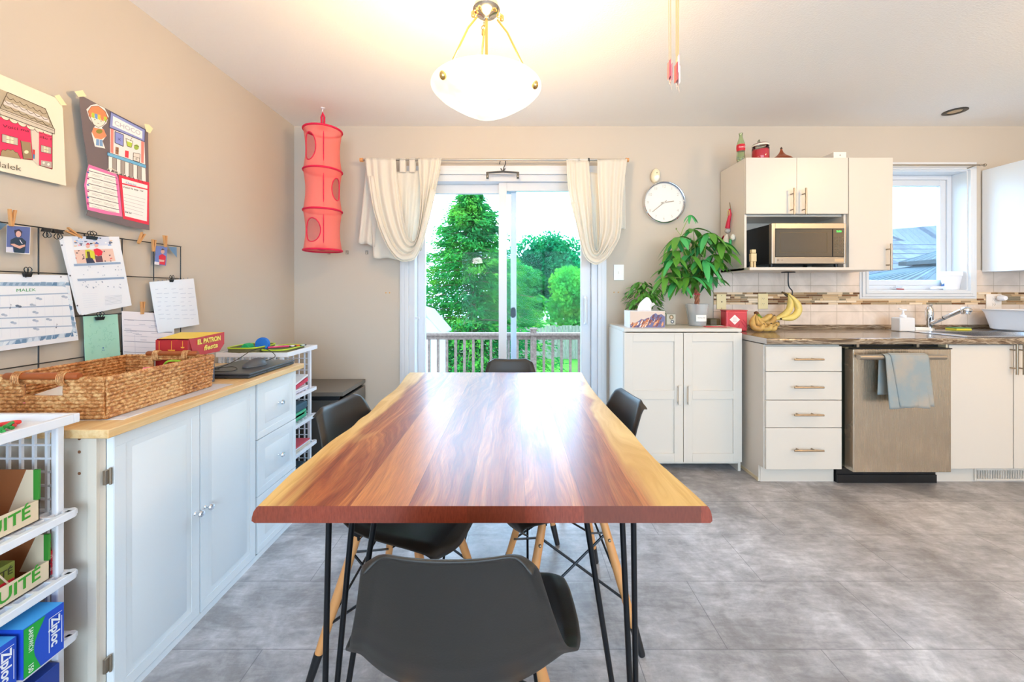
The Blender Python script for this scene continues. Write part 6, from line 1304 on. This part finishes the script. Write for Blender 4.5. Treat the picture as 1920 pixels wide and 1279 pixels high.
for i in range(90):
    a = rnd.random(); hgt = [b_ for aa, b_ in rg if aa >= a][0]*rnd.uniform(.1, .85); xx = x0+.01+(ww-.02)*a; zz_ = tz+.004+.1*hgt; g.poly([(xx-.009, Y_-.0008-.000003*i, max(zz_-.012, tz+.002)), (xx+.002, Y_-.0008-.000003*i, max(zz_-.009, tz+.002)), (xx+.010, Y_-.0008-.000003*i, zz_+.010), (xx+.004, Y_-.0008-.000003*i, zz_+.012)], rnd.choice(['c87848', 'e0a070', '8a4a3a', '5a4a6a', 'f0dcd0', 'b8642c', '7a3a2a']))
g.build('mountain_print', tb_, smooth=False)
def tis(u, v):
    # crumpled tissue fanning up to the right
    y = 2.73+.018*sin(5*u+3*v)+.01*(v-.5); base = V(x0+.07+.09*u, 0, tz+.113); top = V(x0+.135+.07*u, 0, tz+.205-.055*u); p = base.lerp(top, v); return V(p.x-.012*sin(3*v), y, p.z+.008*sin(9*u)*v)
MB().grid(tis, 24, 14, mat('f4f4f6', .9, name='tissue')).build('tissue', tb_, solid=.0008, ang=80)
# small trailing plant
def plant_leaf(vs, fs, p, d, L, w, droop=.3, fold=.0):
    d = d.normalized(); side = d.cross(V(0, 0, 1)); side = side.normalized() if side.length > .05 else V(1, 0, 0); k = len(vs); n = 7
    for i in range(n):
        q = i/(n-1); c_ = p+d*L*q+V(0, 0, -droop*L*q*q); hw = w*.5*sin(pi*min(1, q*.96+.02))**.75*(1 if q < .6 else 1)
        vs.extend([c_-side*hw+V(0, 0, hw*.35), c_, c_+side*hw+V(0, 0, hw*.35)])
    for i in range(n-1): a = k+3*i; fs.extend([(a, a+1, a+4, a+3), (a+1, a+2, a+5, a+4)])
sp_ = thing('small_potted_plant', 'small bushy green plant with a trailing stem behind the tissue box', 'plant', (at(1206, 590, 2.88).x, 2.88, tz)); px_ = at(1206, 590, 2.88).x
MB().lathe([(.030, 0), (.038, .06), (.042, .10), (.040, .104), (.037, .095), (0, .09)], (px_, 2.88, tz+.001), 'e6e6ea', 28).build('pot', sp_); rnd = random.Random(12); vs, fs = [], []
MB().tube([(px_, 2.88, tz+.09), (px_+.03, 2.88, tz+.15), (px_-.0, 2.88, tz+.24)], [.02, .015, .006], 'b87a54', 8).tube(smoothpath([(px_+.02, 2.87, tz+.16), at(1238, 548, 2.85), at(1262, 534, 2.85)], 6), .002, '8a9a4a', 6).build('stem', sp_)
for i in range(190):
    a = rnd.uniform(0, 6.28); r = rnd.random()**.6*.125; h = rnd.random(); p = V(px_+.0+r*cos(a), 2.88+r*.7*sin(a), tz+.175+.15*h*(1-r*r/.016*.5)-.07*(r/.12)*(1-h)); plant_leaf(vs, fs, p, V(cos(a), sin(a), rnd.uniform(-.9, .2)), rnd.uniform(.04, .06), rnd.uniform(.018, .026), .3)
for i in range(9): q = i/8; p = at(1225+38*q, 558-22*q, 2.85); plant_leaf(vs, fs, p, V(rnd.uniform(-.5, .5), -.3, rnd.choice((-1, .6))), .05, .032, .2)
MB().add(vs, fs, 'leaf').build('foliage', sp_, ang=80)
# money tree
mt_ = thing('potted_money_tree', 'tall green plant with braided stem in a clear plastic pot on the cupboard', 'plant', (1.322, 2.82, tz)); mx_ = (1307-960)*2.82/F
MB().lathe([(.056, 0), (.060, .01), (.078, .155), (.080, .156), (.077, .152), (.058, .01)], (mx_, 2.82, tz+.001), mat('dfe3e4', .15, alpha=.35, name='clear_plastic'), 36).build('outer_pot', mt_); MB().lathe([(0, .003), (.052, .004), (.060, .085), (.057, .088), (0, .08)], (mx_, 2.82, tz+.001), mat('878d90', .5), 36).build('inner_pot', mt_)
LR = .0705; lb_ = MB().grid(lambda u, v: V(mx_+LR*sin((u-.5)*1.05), 2.82-LR*cos((u-.5)*1.05), tz+.036+.045*v), 12, 1, 'f4f2ec')
vs, fs = text_geo('money tree'); w_ = max(p[0] for p in vs); lb_.add([(mx_+(LR+.0006)*sin(p[0]/w_*.38), 2.82-(LR+.0006)*cos(p[0]/w_*.38), tz+.062+p[1]*.014) for p in vs], fs, '8a8a84')
lb_.build('label', mt_)
g = MB()
for k in range(3):
    P = [V(mx_+.010*cos(t_*.55+k*2.09), 2.82+.010*sin(t_*.55+k*2.09), tz+.07+.0105*t_) for t_ in range(21)]; g.tube(P, .0085, mat('a86a4c', .6, bump=.3), 8)
g.build('braided_stem', mt_); MB().tube(circ((mx_, 2.82, tz+.225), .019, 16, 'xy'), .003, 'd83050', 6, closed=True).tube([(mx_-.01, 2.80, tz+.225), (mx_-.03, 2.795, tz+.23)], .003, 'd83050', 6).build('red_tie', mt_)
rnd = random.Random(21); lv, lf, lv2, lf2 = [], [], [], []; st_ = MB(); hub0 = V(mx_, 2.82, tz+.27)
heads = [(1272, 445), (1300, 430), (1330, 437), (1352, 455), (1262, 470), (1285, 468), (1312, 462), (1336, 478), (1256, 500), (1278, 500), (1303, 495), (1325, 503), (1347, 497), (1290, 520), (1312, 522), (1336, 520), (1270, 528), (1356, 475), (1250, 520), (1290, 448), (1318, 446), (1268, 485), (1294, 480), (1320, 488), (1342, 492), (1284, 508), (1300, 512), (1322, 515), (1260, 512)]
for hx_, hy_ in heads:
    d_ = 2.82+rnd.uniform(-.12, .10); h = at(hx_, hy_, d_); st_.tube(smoothpath([hub0, hub0.lerp(h, .5)+V(0, 0, .03), h], 5), [.003]*10+[.002], '7a9a44', 5)
    n_ = rnd.choice((5, 6, 7)); a0 = rnd.uniform(0, 6); far = V(h.x-mx_, h.y-2.82, 0)
    for k in range(n_):
        a = a0+2*pi*k/n_; dd = V(cos(a), sin(a)*.9, rnd.uniform(-.55, .10))+far*2.2; q_ = (lv, lf) if rnd.random() < .72 else (lv2, lf2)
        L_ = rnd.uniform(.09, .145); tp = h+dd.normalized()*L_
        if (tp.x > 1.56 and tp.z > 1.30) or tp.y > 3.0: continue
        plant_leaf(q_[0], q_[1], h, dd, L_, rnd.uniform(.040, .054), rnd.uniform(.35, .75))
for hx_, hy_ in ((1294, 403), ):
    h = at(hx_, hy_, 2.80); st_.tube(smoothpath([hub0, at(1279, 470, 2.81), at(1277, 440, 2.80), h], 6), .0022, '8ab04c', 5).tube([at(1277, 442, 2.80), at(1268, 430, 2.80)], .0015, '8ab04c', 5).ell(at(1268, 429, 2.80), (.005, .005, .007), '7a8a3a', 8, 6)
    for a in (3.6, 4.4, 5.0, 5.8, .2): plant_leaf(lv2, lf2, h, V(cos(a), sin(a)*.5, -.5), .062, .022, .5)
st_.build('leaf_stalks', mt_); MB().add(lv, lf, 'leaf').build('foliage', mt_, ang=80); MB().add(lv2, lf2, 'leaf2').build('young_foliage', mt_, ang=80)
# picture frame magnet etc
pf_ = thing('small_picture_frame', 'small grey double picture frame right of the tissue box', 'frame', (at(1259, 609, 2.88).x, 2.88, tz)); p = at(1259, 609, 2.88)
g = MB().box(p.x-.038, p.x+.030, 2.875, 2.895, tz+.001, tz+.082, 'cfc8b8'); g.build('frame', pf_, bevel=.006); MB().lathe([(0, 0), (.017, 0)], (p.x-.003, 2.8745, tz+.058), '8a7a58', 20, axis='y').lathe([(0, 0), (.013, 0)], (p.x+.004, 2.8745, tz+.025), '5a6068', 20, axis='y').ell((p.x-.003, 2.8742, tz+.058), (.008, .0005, .01), 'e8c8a8', 12, 6).ell((p.x+.004, 2.8742, tz+.025), (.006, .0005, .006), 'f4f4f4', 12, 6).build('pictures', pf_)
p = at(1337, 606, 2.90); t = thing('octagonal_box', 'dark olive octagonal box on the cupboard right of the big plant', 'box', (p.x, 2.92, tz)); MB().lathe([(0, 0), (.050, 0), (.050, .040), (.046, .046), (0, .047)], (p.x, 2.90, tz+.001), '57492c', 8).build('body', t); MB().lathe([(.0512, .026), (.0512, .028)], (p.x, 2.90, tz+.001), '3c3220', 8, cap=False).build('lid_line', t)
paper('red_leaflet', 'red and white leaflets lying right of the plant pot', (at(1340, 609, 2.72).x, 2.72, tz+.003), .14, .05, -.06, 0, 'e05058', 'leaflet', .003); paper('white_leaflet', 'white folded leaflet on the red one', (at(1345, 608, 2.74).x, 2.735, tz+.0065), .07, .03, -.1, 0, 'f0e8e4', 'leaflet', .002)
rt_ = thing('red_tin', 'red embossed tin with white diamond label at the left end of the counter', 'tin', (1.615, 2.86, CT)); rx0_, rx1_ = kx(1360.5, 2.82), kx(1402, 2.82); rz1_ = kz(581.5, 2.82); rm = mat('cf4a54', .35, .1, name='red_tin')
MB().box(max(rx0_, 1.53), rx1_, 2.82, 2.90, CT+.001, rz1_-.006, rm).build('body', rt_, bevel=.010); MB().box(max(rx0_, 1.53)-.001, rx1_+.001, 2.819, 2.901, rz1_-.008, rz1_, rm).build('lid', rt_, bevel=.003)
dmx, dmz = kx(1377.5, 2.82), kz(599.5, 2.82); g = MB().poly([(dmx-.037, 2.8185, dmz), (dmx, 2.8185, dmz-.036), (dmx+.037, 2.8185, dmz), (dmx, 2.8185, dmz+.036)], 'f6ece8')
for k in range(4): g.box(dmx-.014, dmx+.014, 2.818, 2.8183, dmz-.012+k*.008, dmz-.010+k*.008, 'd8a0a0')
g.build('diamond_label', rt_, smooth=False); g = MB()
for a, b_ in (((.045, -.01), (.085, -.065)), ((.06, .0), (.09, -.04)), ((-.04, -.03), (-.02, -.06)), ((.02, -.06), (.035, -.035))): g.tube([(dmx+a[0], 2.8195, dmz+a[1]), (dmx+b_[0], 2.8195, dmz+b_[1])], .0022, rm, 6)
g.build('embossing', rt_)
# ---- kitchen window sill
zs0 = WZ0+.008
def sx(px, D=3.09): return (px-960)*D/F
wp = thing('sill_pot', 'plain white planter pot on the right of the kitchen window sill', 'pot', (sx(1786), 3.10, zs0)); MB().lathe([(0, .001), (.052, .001), (.056, .008), (.070, .105), (.083, .108), (.085, .145), (.080, .145), (.078, .112), (.052, .012), (0, .012)], (sx(1786, 3.08), 3.09, zs0), 'plast', 36, sy=.6).build('pot', wp)
t = thing('toy_plane', 'small white and blue toy airplane on the window sill beside the pot', 'toy', (sx(1757), 3.07, zs0)); cx = sx(1757, 3.06); MB().tube([(cx-.05, 3.06, zs0+.012), (cx-.03, 3.06, zs0+.014), (cx+.02, 3.06, zs0+.016), (cx+.055, 3.06, zs0+.028)], [.005, .011, .010, .003], 'f2f4f8', 10).build('fuselage', t); MB().obox((cx, 3.06, zs0+.014), (.014, 0, 0), (0, .035, .004), (0, 0, .0015), 'dfe6f2').obox((cx+.045, 3.06, zs0+.034), (.010, 0, .004), (0, .0015, 0), (0, 0, .012), '4a78c0').build('wings', t)
t = thing('pocket_knife', 'small folding knife with red handle on the window sill', 'knife', (sx(1685), 3.06, zs0)); cx = sx(1687, 3.06); MB().obox((cx, 3.06, zs0+.006), (.028, 0, -.002), (0, .007, 0), (0, 0, .005), '9a4a50').build('grip', t, bevel=.002); MB().obox((cx-.05, 3.06, zs0+.011), (.028, 0, -.005), (0, .0015, 0), (0, 0, .004), 'b8bcc4').build('blade', t)
cr2 = thing('curtain_rod', 'thin brass rod with ball finial above the kitchen window', 'rod', (3.2, 2.97, 2.17)); zc_ = kz(309.5, 2.96)
MB().tube([(2.62, 2.96, zc_), (kx(1843, 2.96), 2.96, zc_)], .005, 'nickel', 10).build('pole', cr2); MB().ell((kx(1845, 2.96)+.006, 2.96, zc_), .011, 'nickel', 14, 10).ell((kx(1838, 2.96), 2.96, zc_), .008, 'nickel', 12, 8).build('finial', cr2)
for x in (2.66, kx(1830, 2.96)): MB().tube([(x, 2.96, zc_), (x-.012, YB-.025, zc_-.012)], .005, 'nickel', 8).build('bracket', cr2)
